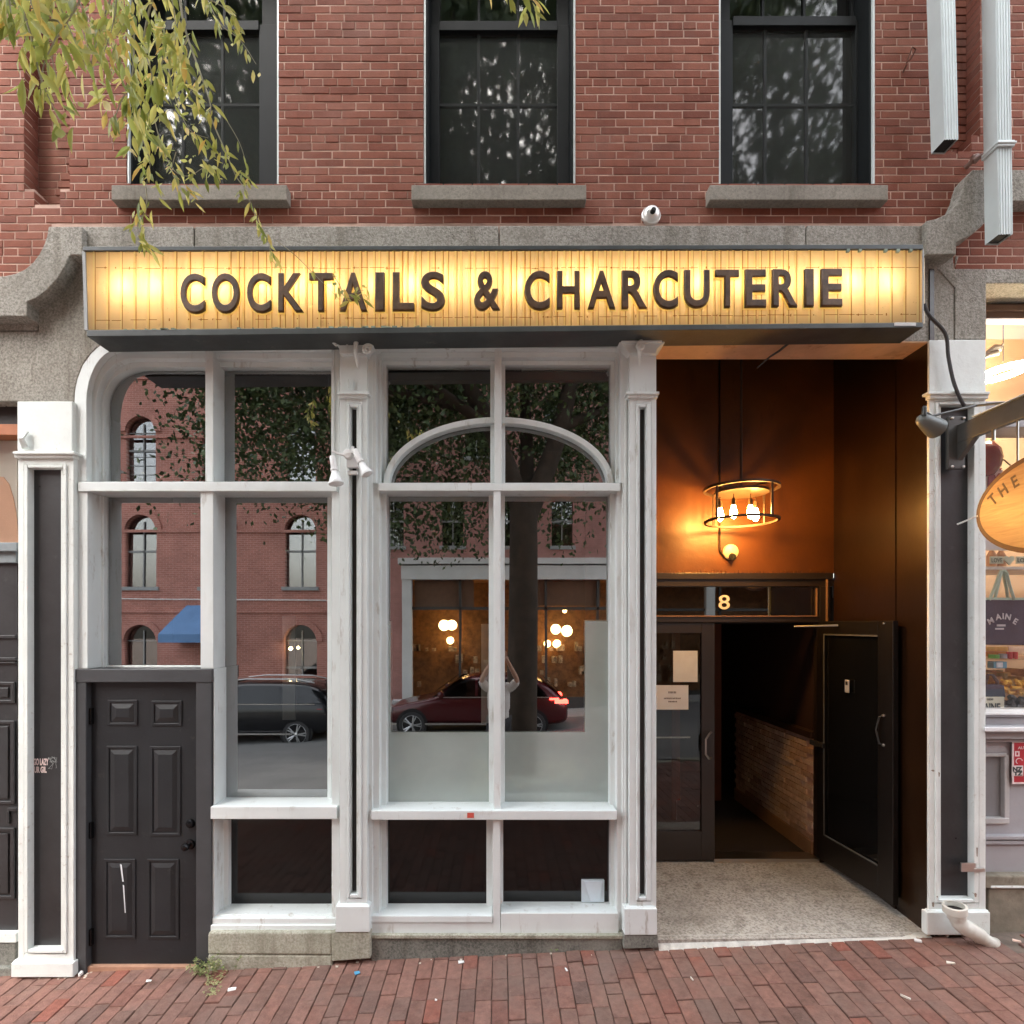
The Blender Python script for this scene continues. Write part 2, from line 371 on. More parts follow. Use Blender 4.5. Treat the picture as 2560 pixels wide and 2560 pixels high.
while zc + CRS < TOPZ:
    z0, z1 = zc + JT/2, zc + CRS - JT/2; zm = (z0+z1)/2
    iv = [(XL, XR)]
    for a, b, c, d in forb:
        if c < zm < d:
            nv = []
            for p, q in iv:
                if b <= p or a >= q: nv.append((p, q))
                else:
                    if a-p > .02: nv.append((p, a))
                    if q-b > .02: nv.append((b, q))
            iv = nv
    headers = (j % 7 == 3)
    L = BL/2 if headers else BL
    off = (0 if j % 2 else L/2) + rnd.gauss(0, .012)
    for p, q in iv:
        k0 = math.floor((p-off)/L); cuts = [p]
        k = k0+1
        while off+k*L < q-.03:
            c = off+k*L+rnd.gauss(0, .0022)
            if c > p+.03: cuts.append(c)
            k += 1
        cuts.append(q)
        for i in range(len(cuts)-1):
            a = cuts[i] + (JT/2 if i else -.002 if p > XL else 0); b = cuts[i+1] - (JT/2 if i < len(cuts)-2 else -.002)
            yj = min(.0012, rnd.gauss(-.0003, .0012)); zj = rnd.gauss(0, .0007)
            if abs((b-a) - (L-JT)) < .012 and not headers: full.append(((a+b)/2, yj, zm+zj, (b-a)))
            else: odd.add(*bfr(a, b, z0+zj, z1+zj, yj, .12))
    zc += CRS; j += 1
wb = bpy.data.meshes.new('brick'); _v, _f = bfr(-.0976, .0976, -(CRS-JT)/2, (CRS-JT)/2, 0, .12); wb.from_pydata(_v, [], _f); wb.materials.append(BRICK)
full.sort(key=lambda b: (abs(X(1280)-b[0]) > 3.75, b[2]))
for k, (x, y, z, L) in enumerate(full):
    if k < 300:
        o = bpy.data.objects.new('brick', wb); COL.objects.link(o); o.parent = BLD; o.location = Vector((x, y, z)) - wo(BLD); o.scale = (L/.1952, 1, 1)
    else: odd.add(*bfr(x-L/2, x+L/2, z-(CRS-JT)/2, z+(CRS-JT)/2, y, .12))
# backs of the two recessed slots
zc = ZB
while zc+CRS < TOPZ:
    z0, z1 = zc+JT/2, zc+CRS-JT/2
    for a, b in ((X(60)-.02, X(174)+.02), (X(2338)-.02, X(2451)+.02)):
        m = a + (b-a)*rnd.uniform(.3, .7); odd.add(*bfr(a, m-JT/2, z0, z1, .125, .2)); odd.add(*bfr(m+JT/2, b, z0, z1, .119, .2))
    zc += CRS
odd.build('bricks', BRICK, BLD, kind='stuff')
[MB().box(X(a), X(a+150), .1275, .22, ZB, TOPZ).build('mortar', MORTAR, BLD) for a in (40, 2320)]
MB().box(XL, XR, .6, .62, 5.0, TOPZ).build('inner_wall', DARK, BLD)
MB().box(XL, XR, .0, .62, TOPZ, TOPZ+.6).build('roof', BRICK, BLD)

# ---- granite
def pxp(name, pts, yf, yb, mat=GRANITE, bevel=.006, parent=BLD): return MB().pxprism(pts, yf, yb).build(name, mat, parent, bevel)
pxp('granite_block', [(124, 566), (484, 566), (484, 648), (124, 648)], -.06, .1)
pxp('granite_block', [(487, 566), (1246, 564), (1246, 648), (487, 648)], -.062, .1)
pxp('granite_block', [(1249, 564), (2014, 563), (2014, 648), (1249, 648)], -.06, .1)
pxp('granite_block', [(2017, 563), (2314, 564), (2314, 648), (2017, 648)], -.063, .1)
def arc(cx, cy, rx, ry, a0, a1, n): return [(cx+rx*math.cos(R(a0+(a1-a0)*i/n)), cy+ry*math.sin(R(a0+(a1-a0)*i/n))) for i in range(n+1)]
left_out = [(205, 566), (121, 566), (120, 572), (117, 590), (110, 611), (98, 635), (82, 656), (62, 673), (38, 684), (10, 690), (-700, 692), (-700, 790), (67, 790), (67, 754), (75, 751), (97, 741), (120, 722), (143, 696), (160, 668), (171, 645), (176, 637), (205, 637)]
pxp('granite_scroll', left_out, -.105, .1)
right_out = [(2316, 636), (2391, 636), (2391, 606), (2402, 600), (2428, 588), (2455, 565), (2478, 535), (2492, 506), (2494, 502), (2900, 502), (2900, 424), (2432, 424), (2418, 440), (2410, 460), (2404, 485), (2393, 508), (2378, 528), (2362, 537), (2340, 547), (2316, 552)]
pxp('granite_scroll', right_out, -.105, .1)
# wall of smooth granite behind the sign and round the openings
gx = [(-700, 786), (93, 786), (93, 640), (2390, 600), (2700, 500), (2700, 712), (2466, 712), (2466, 848), (2322, 848), (2322, 853), (1250, 853), (272, 853), (250, 862), (226, 884), (206, 912), (193, 945), (186, 975), (185, 1003), (-700, 1003)]
pxp('granite_lintel', [(96, 640), (2385, 600), (2385, 670), (2385, 853), (272, 853), (250, 862), (226, 884), (206, 912), (193, 945), (186, 975), (185, 1003), (-14, 1003), (-14, 828), (96, 828)], .0, .26)
pxp('granite_block', [(-700, 788), (94, 788), (94, 826), (-700, 826)], .002, .2)
pxp('granite_block', [(-700, 829), (-17, 829), (-17, 1003), (-700, 1003)], -.003, .2)
pxp('granite_block', [(2388, 640), (2398, 640), (2388, 672)], -.004, .2)
pxp('granite_block', [(2344, 671), (2900, 674), (2900, 708), (2466, 708), (2466, 848), (2388, 848), (2388, 720)], -.006, .26)
pxp('granite_block', [(2400, 560), (2900, 480), (2900, 671), (2346, 668), (2392, 636)], .008, .2)
MB().px(1645, 2321, 853.2, 856, .002, .258).build('soffit', M('lamp_tinted_soffit', (.62, .40, .25), .7, .15, 4, 30, .3, dirt=((.3, .16, .08), 6, .55)), BLD)  # light orange base colour stands in for the lamp's glow; blotches are dirt

# ---- upper windows
SCREEN = bpy.data.materials.new('insect_screen'); SCREEN.use_nodes = True; _t = SCREEN.node_tree; _t.nodes.clear()
_o = N(_t, 'ShaderNodeOutputMaterial'); _x = N(_t, 'ShaderNodeMixShader'); _x.inputs[0].default_value = .26; _a = N(_t, 'ShaderNodeBsdfTransparent'); _d = N(_t, 'ShaderNodeBsdfDiffuse'); _d.inputs[0].default_value = (.085, .092, .088, 1)
_t.links.new(_a.outputs[0], _x.inputs[1]); _t.links.new(_d.outputs[0], _x.inputs[2]); _t.links.new(_x.outputs[0], _o.inputs[0])
def upper_window(x0, x1, xs, top_x, rail, mun, hz):
    wz = Z(-240)
    w_ = MB(); w_.box(X(x0)+.002, X(x0)+.03, .03, .235, Z(462), wz); w_.box(X(x1)-.03, X(x1)-.002, .03, .235, Z(462), wz)
    w_.box(X(x0)+.03, X(x1)-.03, .03, .235, wz-.03, wz); w_.box(X(x0)+.03, X(x1)-.03, .05, .235, Z(462), Z(462)+.02)
    fr = w_.build('window', WINBLK, BLD)
    [MB().box(q, q+.013, .008, .029, Z(462)+.004, wz).build('storm_track', METAL, fr) for q in (X(x0)+.003, X(x1)-.016)]
    yb = .20; a, b = X(xs[0], yb), X(xs[1], yb); L, Rr = X(x0)+.03, X(x1)-.03
    sf = MB(); z0 = Z(462)+.02; zr = Z(rail, .17)
    sf.box(L, a, .15, .2, z0, zr+.02); sf.box(b, Rr, .15, .2, z0, zr+.02); sf.box(a, b, .15, .2, z0, z0+.035); sf.box(a, b, .14, .2, zr-.03, zr+.04)
    sf.build('lower_sash', WINBLK, fr, .003)
    [MB().box(q, r, .201, .24, zr, wz-.03).build('upper_sash', WINBLK, fr, .003) for q, r in ((L, a), (b, Rr))]
    mm = MB()
    for m in mun:
        mm.box(X(m, yb)-.009, X(m, yb)+.009, .172, .196, z0+.035, zr-.03); mm.box(X(m, yb)-.009, X(m, yb)+.009, .205, .235, zr+.04, wz-.03)
    mm.box(a, b, .174, .194, Z(hz, yb)-.009, Z(hz, yb)+.009); mm.build('glazing_bars', WINBLK, fr)
    xsn = [a] + [X(m, yb) for m in mun] + [b]
    for i in range(len(xsn)-1):
        for q0, q1, yy in ((z0+.035, Z(hz, yb), .186), (Z(hz, yb), zr-.03, .186), (zr+.04, wz-.03, .222)):
            MB().add([(xsn[i], yy, q0), (xsn[i+1], yy, q0), (xsn[i+1], yy, q1), (xsn[i], yy, q1)], [(0, 1, 2, 3)]).build('pane', GLASSU, fr)
    MB().add([(a, .168, z0+.03), (b, .168, z0+.03), (b, .168, zr-.02), (a, .168, zr-.02)], [(0, 1, 2, 3)]).build('insect_screen', SCREEN, fr)
    MB().box(L, Rr, .30, .31, z0, wz).build('blind_or_board', M('charcoal_blind', (.05, .055, .055), .9, .1, 3, 200, .2), fr)  # added dark board stands in for the unlit room behind the panes
    return fr
upper_window(315, 697, (361, 655), 0, 75, (462, 560), 270)
upper_window(1058, 1440, (1100, 1392), 0, 76, (1197, 1295), 270)
upper_window(1797, 2190, (1825, 2128), 0, 64, (1909, 2012), 270)
for a, b in ((278, 717), (1028, 1466), (1774, 2221)):
    s_ = MB().px(a, b, 462, 500, -.075, .03).build('window_sill', SILL, BLD, .006)
    MB().px(a-18 if a > 1500 else a-34 if a > 900 else a-10, b+24, -300, -240, -.03, .05).build('window_lintel', SILL, BLD, .006)

# ---- storefront bay frames
def mpx(name, boxes, mat=WHITE, bevel=.004, parent=BLD):
    if name in ('window_sill', 'jamb') and len(boxes) > 1:      # each board is a part of its own
        return [mpx(name, [b], mat, bevel, parent) for b in boxes][0]
    m = MB()
    for b in boxes: m.px(*b)
    return m.build(name, mat, parent, bevel)
def rounded(x0, x1, y0, y1, rx, ry, n=12):     # opening with a rounded top-left corner, clockwise from bottom left
    return [(x0, y1)] + [(x0+rx-rx*math.cos(R(90*i/n)), y0+ry-ry*math.sin(R(90*i/n))) for i in range(n+1)] + [(x1, y0), (x1, y1)]
left_bay = mpx('left_window_bay', [(194, 842, 1205, 1228, -.012, .19)])
cpoly('casing', WHITE, rounded(186, 836, 853, 1204.5, 92, 150), [rounded(216, 829, 872, 1203.9, 84, 132)], .004, .06, left_bay, .004)
cpoly('casing', WHITE, rounded(200, 834, 862, 1204.5, 88, 140), [rounded(239, 829, 896, 1203.9, 92, 118)], .062, .12, left_bay, .004)
cpoly('casing', WHITE, rounded(222, 832, 880, 1204.5, 90, 130), [rounded(259, 828, 917, 1203.9, 100, 88)], .122, .20, left_bay, .004)
mpx('mullion', [(513, 533, 853, 1205, .02, .19)], parent=left_bay)
mpx('mullion', [(501, 533, 1228, 1672, .006, .185), (533, 536, 1672, 2017, .006, .185)], parent=left_bay)
mpx('jamb', [(195, 219, 1228, 1672, .004, .19), (245, 259, 1238, 1672, .14, .2)], parent=left_bay)
mpx('jamb', [(818, 829, 1230, 2020, .17, .2), (836, 846, 1228, 2330, .03, .2)], parent=left_bay)
mpx('jamb', [(530, 536, 2017, 2330, .006, .19), (556, 571, 2050, 2295, .14, .2)], parent=left_bay)
sill = mpx('window_sill', [(526, 842, 2017, 2048, -.03, .2), (196, 504, 1664, 1673, .16, .2), (536, 838, 2286, 2299, .03, .2), (530, 838, 2296, 2314, -.004, .2), (526, 838, 2313, 2330, -.016, .2)], parent=left_bay)
FILM = bpy.data.materials.new('frosted_film'); FILM.use_nodes = True; _t = FILM.node_tree; _t.nodes.clear()
_o = N(_t, 'ShaderNodeOutputMaterial'); _x = N(_t, 'ShaderNodeMixShader'); _a = N(_t, 'ShaderNodeBsdfTransparent'); _d = N(_t, 'ShaderNodeBsdfDiffuse'); _d.inputs[0].default_value = (.62, .72, .68, 1)
_t.links.new(math_(_t, 'ADD', math_(_t, 'MULTIPLY', noise(_t, 3, 3), .14), .36), _x.inputs[0]); _t.links.new(_a.outputs[0], _x.inputs[1]); _t.links.new(_d.outputs[0], _x.inputs[2]); _t.links.new(_x.outputs[0], _o.inputs[0])
def pane(name, a, b, c, d, y, mat, parent, pts=None):
    if pts is None: pts = [(a, d), (b, d), (b, c), (a, c)]
    P = [(X(p, y), y, Z(q, y)) for p, q in pts]
    if (P[1][0]-P[0][0])*(P[2][2]-P[1][2])-(P[1][2]-P[0][2])*(P[2][0]-P[1][0]) < 0: P = P[::-1]
    return MB().add(P, [tuple(range(len(P)))]).build(name, mat, parent)
pane('pane', 0, 0, 0, 0, .185, GLASSA, left_bay, rounded(255, 522, 912, 1210, 100, 88))
pane('pane', 540, 832, 910, 1212, .185, GLASSA, left_bay)
pane('pane', 252, 505, 1235, 1668, .185, GLASSA, left_bay)
pane('pane', 545, 826, 1235, 2000, .185, GLASSA, left_bay)
pane('lower_panel', 550, 832, 2046, 2292, .185, PANELB, left_bay)

mid_bay = mpx('centre_window_bay', [(946, 1551, 1208, 1227, -.002, .19)])
cpoly('casing', WHITE, [(930, 853), (1561, 853), (1561, 1207.5), (930, 1207.5)], [[(940, 870), (1551, 870), (1551, 1207), (940, 1207)]], .01, .07, mid_bay, .004)
cpoly('casing', WHITE, [(932, 862), (1558, 862), (1558, 1207.5), (932, 1207.5)], [[(952, 893), (1540, 893), (1540, 1207), (952, 1207)]], .072, .13, mid_bay, .004)
cpoly('casing', WHITE, [(940, 870), (1552, 870), (1552, 1207.5), (940, 1207.5)], [[(965, 912), (1527, 912), (1527, 1207), (965, 1207)]], .132, .20, mid_bay, .004)
mpx('mullion', [(1236, 1254, 862, 1208, .02, .19)], parent=mid_bay)
mpx('mullion', [(1226, 1263, 905, 1210, .135, .2)], parent=mid_bay)
mpx('mullion', [(1234, 1252, 1227, 2030, .004, .18)], parent=mid_bay)
mpx('mullion', [(1222, 1262, 1230, 2018, .14, .2)], parent=mid_bay)
mpx('mullion', [(1232, 1251, 2050, 2338, .0, .18), (1216, 1258, 2050, 2284, .13, .2)], parent=mid_bay)
def ell(cx, by, rx, ry, a0, a1, n): return [(cx+rx*math.cos(R(a0+(a1-a0)*i/n)), by-ry*math.sin(R(a0+(a1-a0)*i/n))) for i in range(n+1)]
for a0, a1, cx in ((180, 91.8, 1246), (88.2, 0, 1246)):
    pts = ell(cx, 1209, 288, 167, a0, a1, 20) + ell(cx, 1209, 273, 152, a1, a0, 20)
    pxp('arch_bar', pts, .09, .17, WHITE, .005, mid_bay)
mpx('jamb', [(932, 948, 1206.5, 2338, .031, .2), (950, 966, 1229, 2025, .1, .2), (952, 966, 2050, 2290, .11, .2)], parent=mid_bay)
mpx('jamb', [(1542, 1562, 1206.5, 2338, .031, .2), (1525, 1541, 1229, 2025, .1, .2), (1526, 1542, 2050, 2290, .11, .2)], parent=mid_bay)
mpx('window_sill', [(927, 1542, 2027, 2050, -.03, .2), (925, 1231, 2290, 2307, -.01, .2), (925, 1232.5, 2307, 2338, .0, .2), (1252, 1546, 2283, 2340, .002, .2)], parent=mid_bay)
pane('pane', 955, 1232, 905, 1212, .175, GLASSA, mid_bay); pane('pane', 1257, 1533, 905, 1212, .175, GLASSA, mid_bay)
pane('pane', 960, 1230, 1235, 2012, .175, GLASSA, mid_bay); pane('pane', 1256, 1530, 1235, 2012, .175, GLASSA, mid_bay)
pane('lower_panel', 958, 1222, 2046, 2290, .17, PANELB, mid_bay); pane('lower_panel', 1250, 1532, 2046, 2286, .17, PANELB, mid_bay)
pane('frosted_film', 0, 0, 0, 0, .172, FILM, mid_bay, [(960, 1562), (977, 1562), (977, 1830), (1230, 1830), (1230, 2012), (960, 2012)]); pane('frosted_film', 0, 0, 0, 0, .172, FILM, mid_bay, [(1256, 1830), (1462, 1830), (1462, 1552), (1530, 1552), (1530, 2012), (1256, 2012)])
vt = mpx('vent_hood', [(1454, 1511, 2200, 2256, .15, .172)], M('brushed_vent', (.62, .72, .78), .3, .1, 6, 60, .1, metal=.1), .004, mid_bay)
vt2 = MB().pxprism([(1461, 2204), (1506, 2204), (1500, 2252), (1476, 2254)], .140, .149).build('vent_flap', M('vent_flap_metal', (.70, .82, .90), .3, .08, 4, 60, .05, metal=.1), vt, .002)
pane('sticker', 1168, 1185, 2032, 2045, -.032, M('red_sticker', (.62, .10, .07), .6, .1), mid_bay)
pane('sticker', 1159, 1167, 2035, 2045, -.032, M('torn_paper', (.75, .74, .70), .8, .1), mid_bay)

# ---- pilasters
def scroll(mb, cx, cy, r, y, turn=1.6, flip=1, t=.010):
    pts = []
    for i in range(26):
        a = 2*math.pi*turn*i/25; rr = r*(1-.8*i/25); pts.append((X(cx, y)+flip*rr*math.cos(a+.4), y-.006*i/25, Z(cy, y)+rr*math.sin(a+.4)))
    mb.tube(pts, [t*(1-.3*i/25) for i in range(26)], 7)
def pilaster(x0, x1, m0, m1, s0, s1, cap, ast, st, sb, base, foot, fill, yf, white=WHITE, yb=.2, label=None):
    """x0..x1 shaft, m0..m1 slot moulding, s0..s1 slot, ast = (y0, y1, x0, x1) collar, base = (x0, x1, y0, y1)"""
    p = mpx('pilaster', [(x0, m0, ast[1]-1, base[2]+2, yf, yb), (m1, x1, ast[1]-1, base[2]+2, yf, yb), (m0, m1, ast[1]-1, st-10, yf, yb), (m0, m1, sb+14, base[2]+2, yf, yb)], white, .004)
    if label: p['label'] = label
    w0 = (s0-m0); mpx('moulding', [(m0, s0-w0*.4, st-10, sb+12, yf-.012, .1), (s0-w0*.4, s0, st-4, sb+4, yf+.012, .1), (s1+w0*.4, m1, st-10, sb+12, yf-.012, .1), (s1, s1+w0*.4, st-4, sb+4, yf+.012, .1),
        (s0-w0*.3, s1+w0*.3, st-10, st-3, yf-.010, .1), (s0, s1, st-4, st, yf+.012, .1), (s0, s1, sb, sb+5, yf+.012, .1), (s0-w0*.3, s1+w0*.3, sb+4, sb+12, yf-.014, .1)], white, .003, p)
    mpx('panel', [(s0-2, s1+2, st-2, sb+2, yf+.045, .11)], fill, 0, p)
    mpx('collar', [(ast[2]+4, ast[3]-4, ast[0]+5, ast[1]+4, yf-.022, min(.1, yb)), (ast[2], ast[3], ast[0], ast[0]+7, yf-.038, min(.1, yb))], white, .004, p)
    mpx('plinth', [(base[0], base[1], base[2], base[3], yf-.03, yb), (base[0]+4, base[1]-4, base[2]-5, base[2], yf-.015, yb)], white, .006, p)
    mpx('neck', [(cap[0], cap[1], cap[2], ast[0]+1, yf+.004, yb)], white, .005, p)
    if foot: pxp('foot_stone', foot[:-1], yf-.02, .25, foot[-1], .008, p)
    return p
P1 = pilaster(849, 918, 866, 903, 878, 891, (849, 918, 884, 978), (978, 990, 842, 922), 1020, 2233, (838, 924, 2266, 2331), [(828, 2331), (926, 2331), (926, 2397), (829, 2404), GBASE], BLACKP, -.035)
P2 = pilaster(1573, 1641, 1592, 1627, 1600, 1613, (1573, 1641, 884, 978), (978, 990, 1566, 1649), 1020, 2240, (1561, 1643, 2272, 2338), [(1559, 2338), (1645, 2338), (1645, 2371), (1559, 2373), GDARK], BLACKP, -.035)
mpx('casing', [(829, 849, 853, 2330, .012, .2), (918, 931, 853, 2335, .005, .2)], WHITE, .005, P1)
mpx('casing', [(1556, 1573, 853, 2335, .008, .2), (1562, 1567, 992, 2268, -.004, .1)], WHITE, .005, P2)
for P, x0, x1, c0, c1 in ((P1, 833, 941, 849, 918), (P2, 1548, 1662, 1573, 1641)):
    pxp('capital', [(x0, 838), (x1, 836), (x1, 858), (x1-8, 862), (x1-18, 870), (c1, 884), (c0, 884), (x0+14, 868), (x0+5, 858), (x0, 856)], -.075, .1, WHITE, .006, P)
    cp = pxp('abacus', [(x0+4, 842), (x0+40, 845), (x0+55, 851), (x0+68, 845), (x1-5, 841), (x1-7, 855), (x0+6, 856)], -.095, -.074, WHITE, .004, P)
orn = MB(); scroll(orn, 919, 874, .036, -.120, 1.7, 1, .012); orn.tube([(X(905), -.10, Z(862)), (X(900), -.115, Z(880)), (X(899), -.11, Z(900)), (X(901), -.085, Z(925)), (X(901), -.065, Z(934))], [.008, .018, .015, .009, .003], 8)
orn.tube([(X(897), -.09, Z(850)), (X(893), -.1, Z(865)), (X(904), -.105, Z(875)), (X(912), -.1, Z(866))], [.006, .01, .01, .005], 7)
orn.tube([(X(866), -.09, Z(851)), (X(875), -.1, Z(849)), (X(884), -.095, Z(852))], [.006, .013, .007], 7)
orn.tube([(X(875), -.045, Z(955)), (X(877), -.055, Z(968)), (X(877), -.045, Z(977))], [.004, .008, .006], 6); orn.tube([(X(887), -.045, Z(955)), (X(885), -.05, Z(968)), (X(884), -.045, Z(977))], [.003, .005, .004], 6)
orn.tube([(X(838), -.085, Z(862)), (X(842), -.11, Z(872)), (X(850), -.1, Z(880)), (X(856), -.075, Z(877))], [.007, .012, .010, .004], 7); orn.tube([(X(858), -.08, Z(868)), (X(862), -.1, Z(858)), (X(872), -.1, Z(862)), (X(876), -.08, Z(878))], [.006, .010, .010, .004], 7)
orn.build('scroll_ornament', WHITEOLD, P1, smooth=True)
orn = MB(); scroll(orn, 1602, 866, .034, -.120, 1.5, 1, .012); orn.tube([(X(1594), -.10, Z(868)), (X(1588), -.11, Z(885)), (X(1590), -.095, Z(905)), (X(1592), -.075, Z(927))], [.012, .02, .012, .004], 8)
orn.tube([(X(1579), -.09, Z(880)), (X(1586), -.1, Z(890)), (X(1589), -.09, Z(903))], [.004, .010, .006], 7)
orn.tube([(X(1549), -.05, Z(860)), (X(1553), -.08, Z(868)), (X(1557), -.07, Z(880))], [.008, .014, .005], 7)
orn.build('scroll_ornament', WHITEOLD, P2, smooth=True)
P0 = pilaster(45, 184, 60, 165, 74, 152, (43, 181, 1003, 1128), (1128, 1140, 31, 186), 1172, 2371, (27, 182, 2408, 2444), None, BLACKP, -.035, WHITEOLD)
shell = MB()
for k in range(5):
    a = -.5+.25*k; shell.tube([(X(76)+.01*k-.02, -.04, Z(1126)), (X(76)+math.sin(a)*.02, -.075, Z(1105)), (X(76)+math.sin(a)*.055, -.05, Z(1087)+.012*math.cos(a*2))], [.006, .010, .006], 6)
shell.build('shell_ornament', WHITEOLD, P0, smooth=True)
# chalk scribble on the black panel of the left pilaster
CHALK = M('pink_chalk', (.62, .50, .48), .9, .2)
text('graffiti', 'GO LAZY', CHALK, (0, .0085, 0), .05, P0, box=(X(81), X(119), Z(1914), Z(1897)), extrude=.0004, offset=.002)
text('graffiti', 'UR GIL', CHALK, (0, .0085, 0), .05, P0, box=(X(83), X(114), Z(1933), Z(1917)), extrude=.0004, offset=.002)
sc_ = MB()
for k in range(5):
    q = [(X(118+rnd.uniform(0, 26), .008), .0085, Z(1890+rnd.uniform(0, 34), .008)) for _ in range(4)]; sc_.tube(q, .0016, 4)
sc_.build('scribble', M('grey_chalk', (.28, .30, .29), .9, .2), P0)
P3 = pilaster(2323, 2463, 2340, 2447, 2352, 2431, (2323, 2464, 850, 978), (978, 992, 2321, 2476), 1014, 2245, (2317, 2476, 2281, 2338), None, BLACKP, -.035, WHITEOLD, -.012)
mpx('return', [(2345, 2352, 850, 2338, -.012, .2), (2431, 2464, 850, 2338, -.012, .2), (2352, 2431, 850, 1012, -.012, .2), (2352, 2431, 2246, 2338, -.012, .2)], WHITEOLD, 0, P3)
for q in range(2):
    pass
mpx('strap', [(2404, 2440, 2158, 2180, -.055, -.04), (2436, 2463, 2172, 2180, -.06, -.045)], STEEL, .002, P3)
chip = M('flaked_patch', (.25, .20, .16), .9, .3, 30, 90, .5)
for a, b, c, d in ((2328, 2337, 1924, 1929), (2346, 2350, 1930, 1942), (2330, 2336, 2255, 2268), (2441, 2445, 2118, 2142), (2436, 2442, 2232, 2243), (2341, 2346, 2240, 2244)):
    MB().pxprism([(a, c+2), ((a+b)/2, c), (b, c+3), (b-1, d-1), ((a+b)/2, d), (a+1, d-2)], -.0362-(.012 if 2338 < a < 2448 else 0), -.03).build('paint_chip', chip, P3)
holes = MB()
for a, b in ((101, 1217), (2388, 2095)): holes.lathe([(.001, 0), (.006, .001), (.006, .003)], (X(a, .01), .006, Z(b, .01)), (0, -1, 0), 8)
holes.build('nail_hole', DARK, P0)

# ---- stone under the bays
pxp('granite_base', [(521, 2331), (830, 2331), (830, 2388), (519, 2386), (519, 2340)], -.05, .22, GBASE, .012)
pxp('granite_base', [(519, 2387), (830, 2389), (830, 2440), (519, 2450)], -.045, .22, GBASE, .012)
pxp('stone_base', [(928, 2345), (1556, 2345), (1556, 2420), (928, 2420)], -.012, .22, GDARK, .006)
pxp('stone_ledge', [(925, 2338), (1558, 2339), (1558, 2348), (925, 2347)], -.03, .22, GBASE, .004)

# ---- small black door with its frame
dr = mpx('black_door', [(229, 495, 1706, 2417, .035, .075)], DOORP, .003)
mpx('door_frame', [(181, 530, 1673, 1706, -.02, .19), (182, 215, 1706, 2446, -.015, .19), (490, 528, 1706, 2420, -.015, .19), (215, 224, 1706, 2430, .05, .1)], DOORF, .004, dr)
mpx('threshold', [(216, 492, 2417, 2450, .0, .2)], M('worn_wood_threshold', (.36, .20, .13), .8, .2, 8, 40, .4), .004, dr)
MB().px(200, 510, 1700, 2440, .1, .12).build('backing', DARK, dr)
for a, b, c, d in ((268, 343, 1750, 1814), (378, 454, 1752, 1815), (265, 342, 1865, 2088), (374, 451, 1866, 2090), (259, 338, 2148, 2347), (367, 447, 2148, 2348)):
    cpoly('panel', DOORP, [(a, c), (b, c), (b, d), (a, d)], [[(a+7, c+7), (b-7, c+7), (b-7, d-7), (a+7, d-7)]], .027, .036, dr, .003)
    m = MB(); y0, y1 = .0345, .024; i0, i1 = 9, 21
    o_ = [(X(p, y0), y0, Z(q, y0)) for p, q in ((a+i0, d-i0), (b-i0, d-i0), (b-i0, c+i0), (a+i0, c+i0))]; n_ = [(X(p, y1), y1, Z(q, y1)) for p, q in ((a+i1, d-i1), (b-i1, d-i1), (b-i1, c+i1), (a+i1, c+i1))]
    m.add(o_+n_, [(0, 1, 5, 4), (1, 2, 6, 5), (2, 3, 7, 6), (3, 0, 4, 7), (4, 5, 6, 7)]).build('panel', DOORP, dr)
MB().lathe([(.001, .022), (.024, .02), (.03, .012), (.034, 0)], (X(470), .034, Z(2063)), (0, -1, 0), 20).build('deadbolt', ORB, dr, smooth=True)
MB().lathe([(.001, .074), (.020, .072), (.027, .062), (.028, .048), (.016, .036), (.012, .02), (.034, .012), (.038, 0)], (X(469), .034, Z(2115)), (-.12, -1, 0), 24).build('knob', ORB, dr, smooth=True)
for z in (1791, 2077, 2345):
    MB().px(221, 229, z-20, z+20, .012, .06).tube([(X(224), .012, Z(z+20)), (X(224), .012, Z(z-20))], .008, 8).build('hinge', ORB, dr)
SCR = M('scratch', (.68, .72, .75), .6, .1)
for pts in (((300, 2160), (304, 2162), (309, 2204), (306, 2204)), ((307, 2212), (310, 2214), (314, 2282), (312, 2282))):
    MB().pxprism(list(pts), .0232, .0245).build('scratch', SCR, dr)

# ---- interior behind the display windows
room = tag(MB().box(-3.9, 1.0, 2.6, 2.65, -.1, 4.4).build('room_wall', DARK), 'dark back wall of the room behind the storefront glass', 'interior wall')
rw = room
MB().box(-3.9, -3.85, .26, 2.6, -.1, 4.4).build('side_wall', DARK, rw); MB().box(1.0, 1.05, .27, 2.6, -.1, 4.4).build('side_wall', DARK, rw)
MB().box(-3.9, 1.0, .27, 2.65, -.15, -.1).build('floorboards', M('dark_floor', (.06, .045, .035), .5), rw); MB().box(-3.9, 1.05, .27, 2.65, 4.4, 4.45).build('ceiling', DARK, rw)
MB().px(820, 925, 850, 2400, .21, .26).build('pier', DARK, rw)
pxp('half_wall', [(950, 1552), (978, 1552), (978, 1830), (1462, 1830), (1462, 1550), (1532, 1550), (1532, 2100), (950, 2100)], .24, .28, GREYIN, 0, rw)
MB().px(1203, 1226, 1560, 1808, .235, .245).build('display_post', M('pale_display_panel', (.55, .55, .50), .8), rw)
MB().px(706, 738, 1540, 1800, .5, .52).build('display_post', M('pale_display_panel2', (.20, .21, .21), .8), rw)
MB().px(1304, 1525, 915, 926, .25, .27).build('blind_rail', M('aluminium_rail', (.55, .52, .48), .5), rw)
MB().px(960, 1530, 905, 950, .30, .32).build('valance', DARK, rw); MB().px(250, 828, 905, 942, .30, .32).build('valance', DARK, rw)
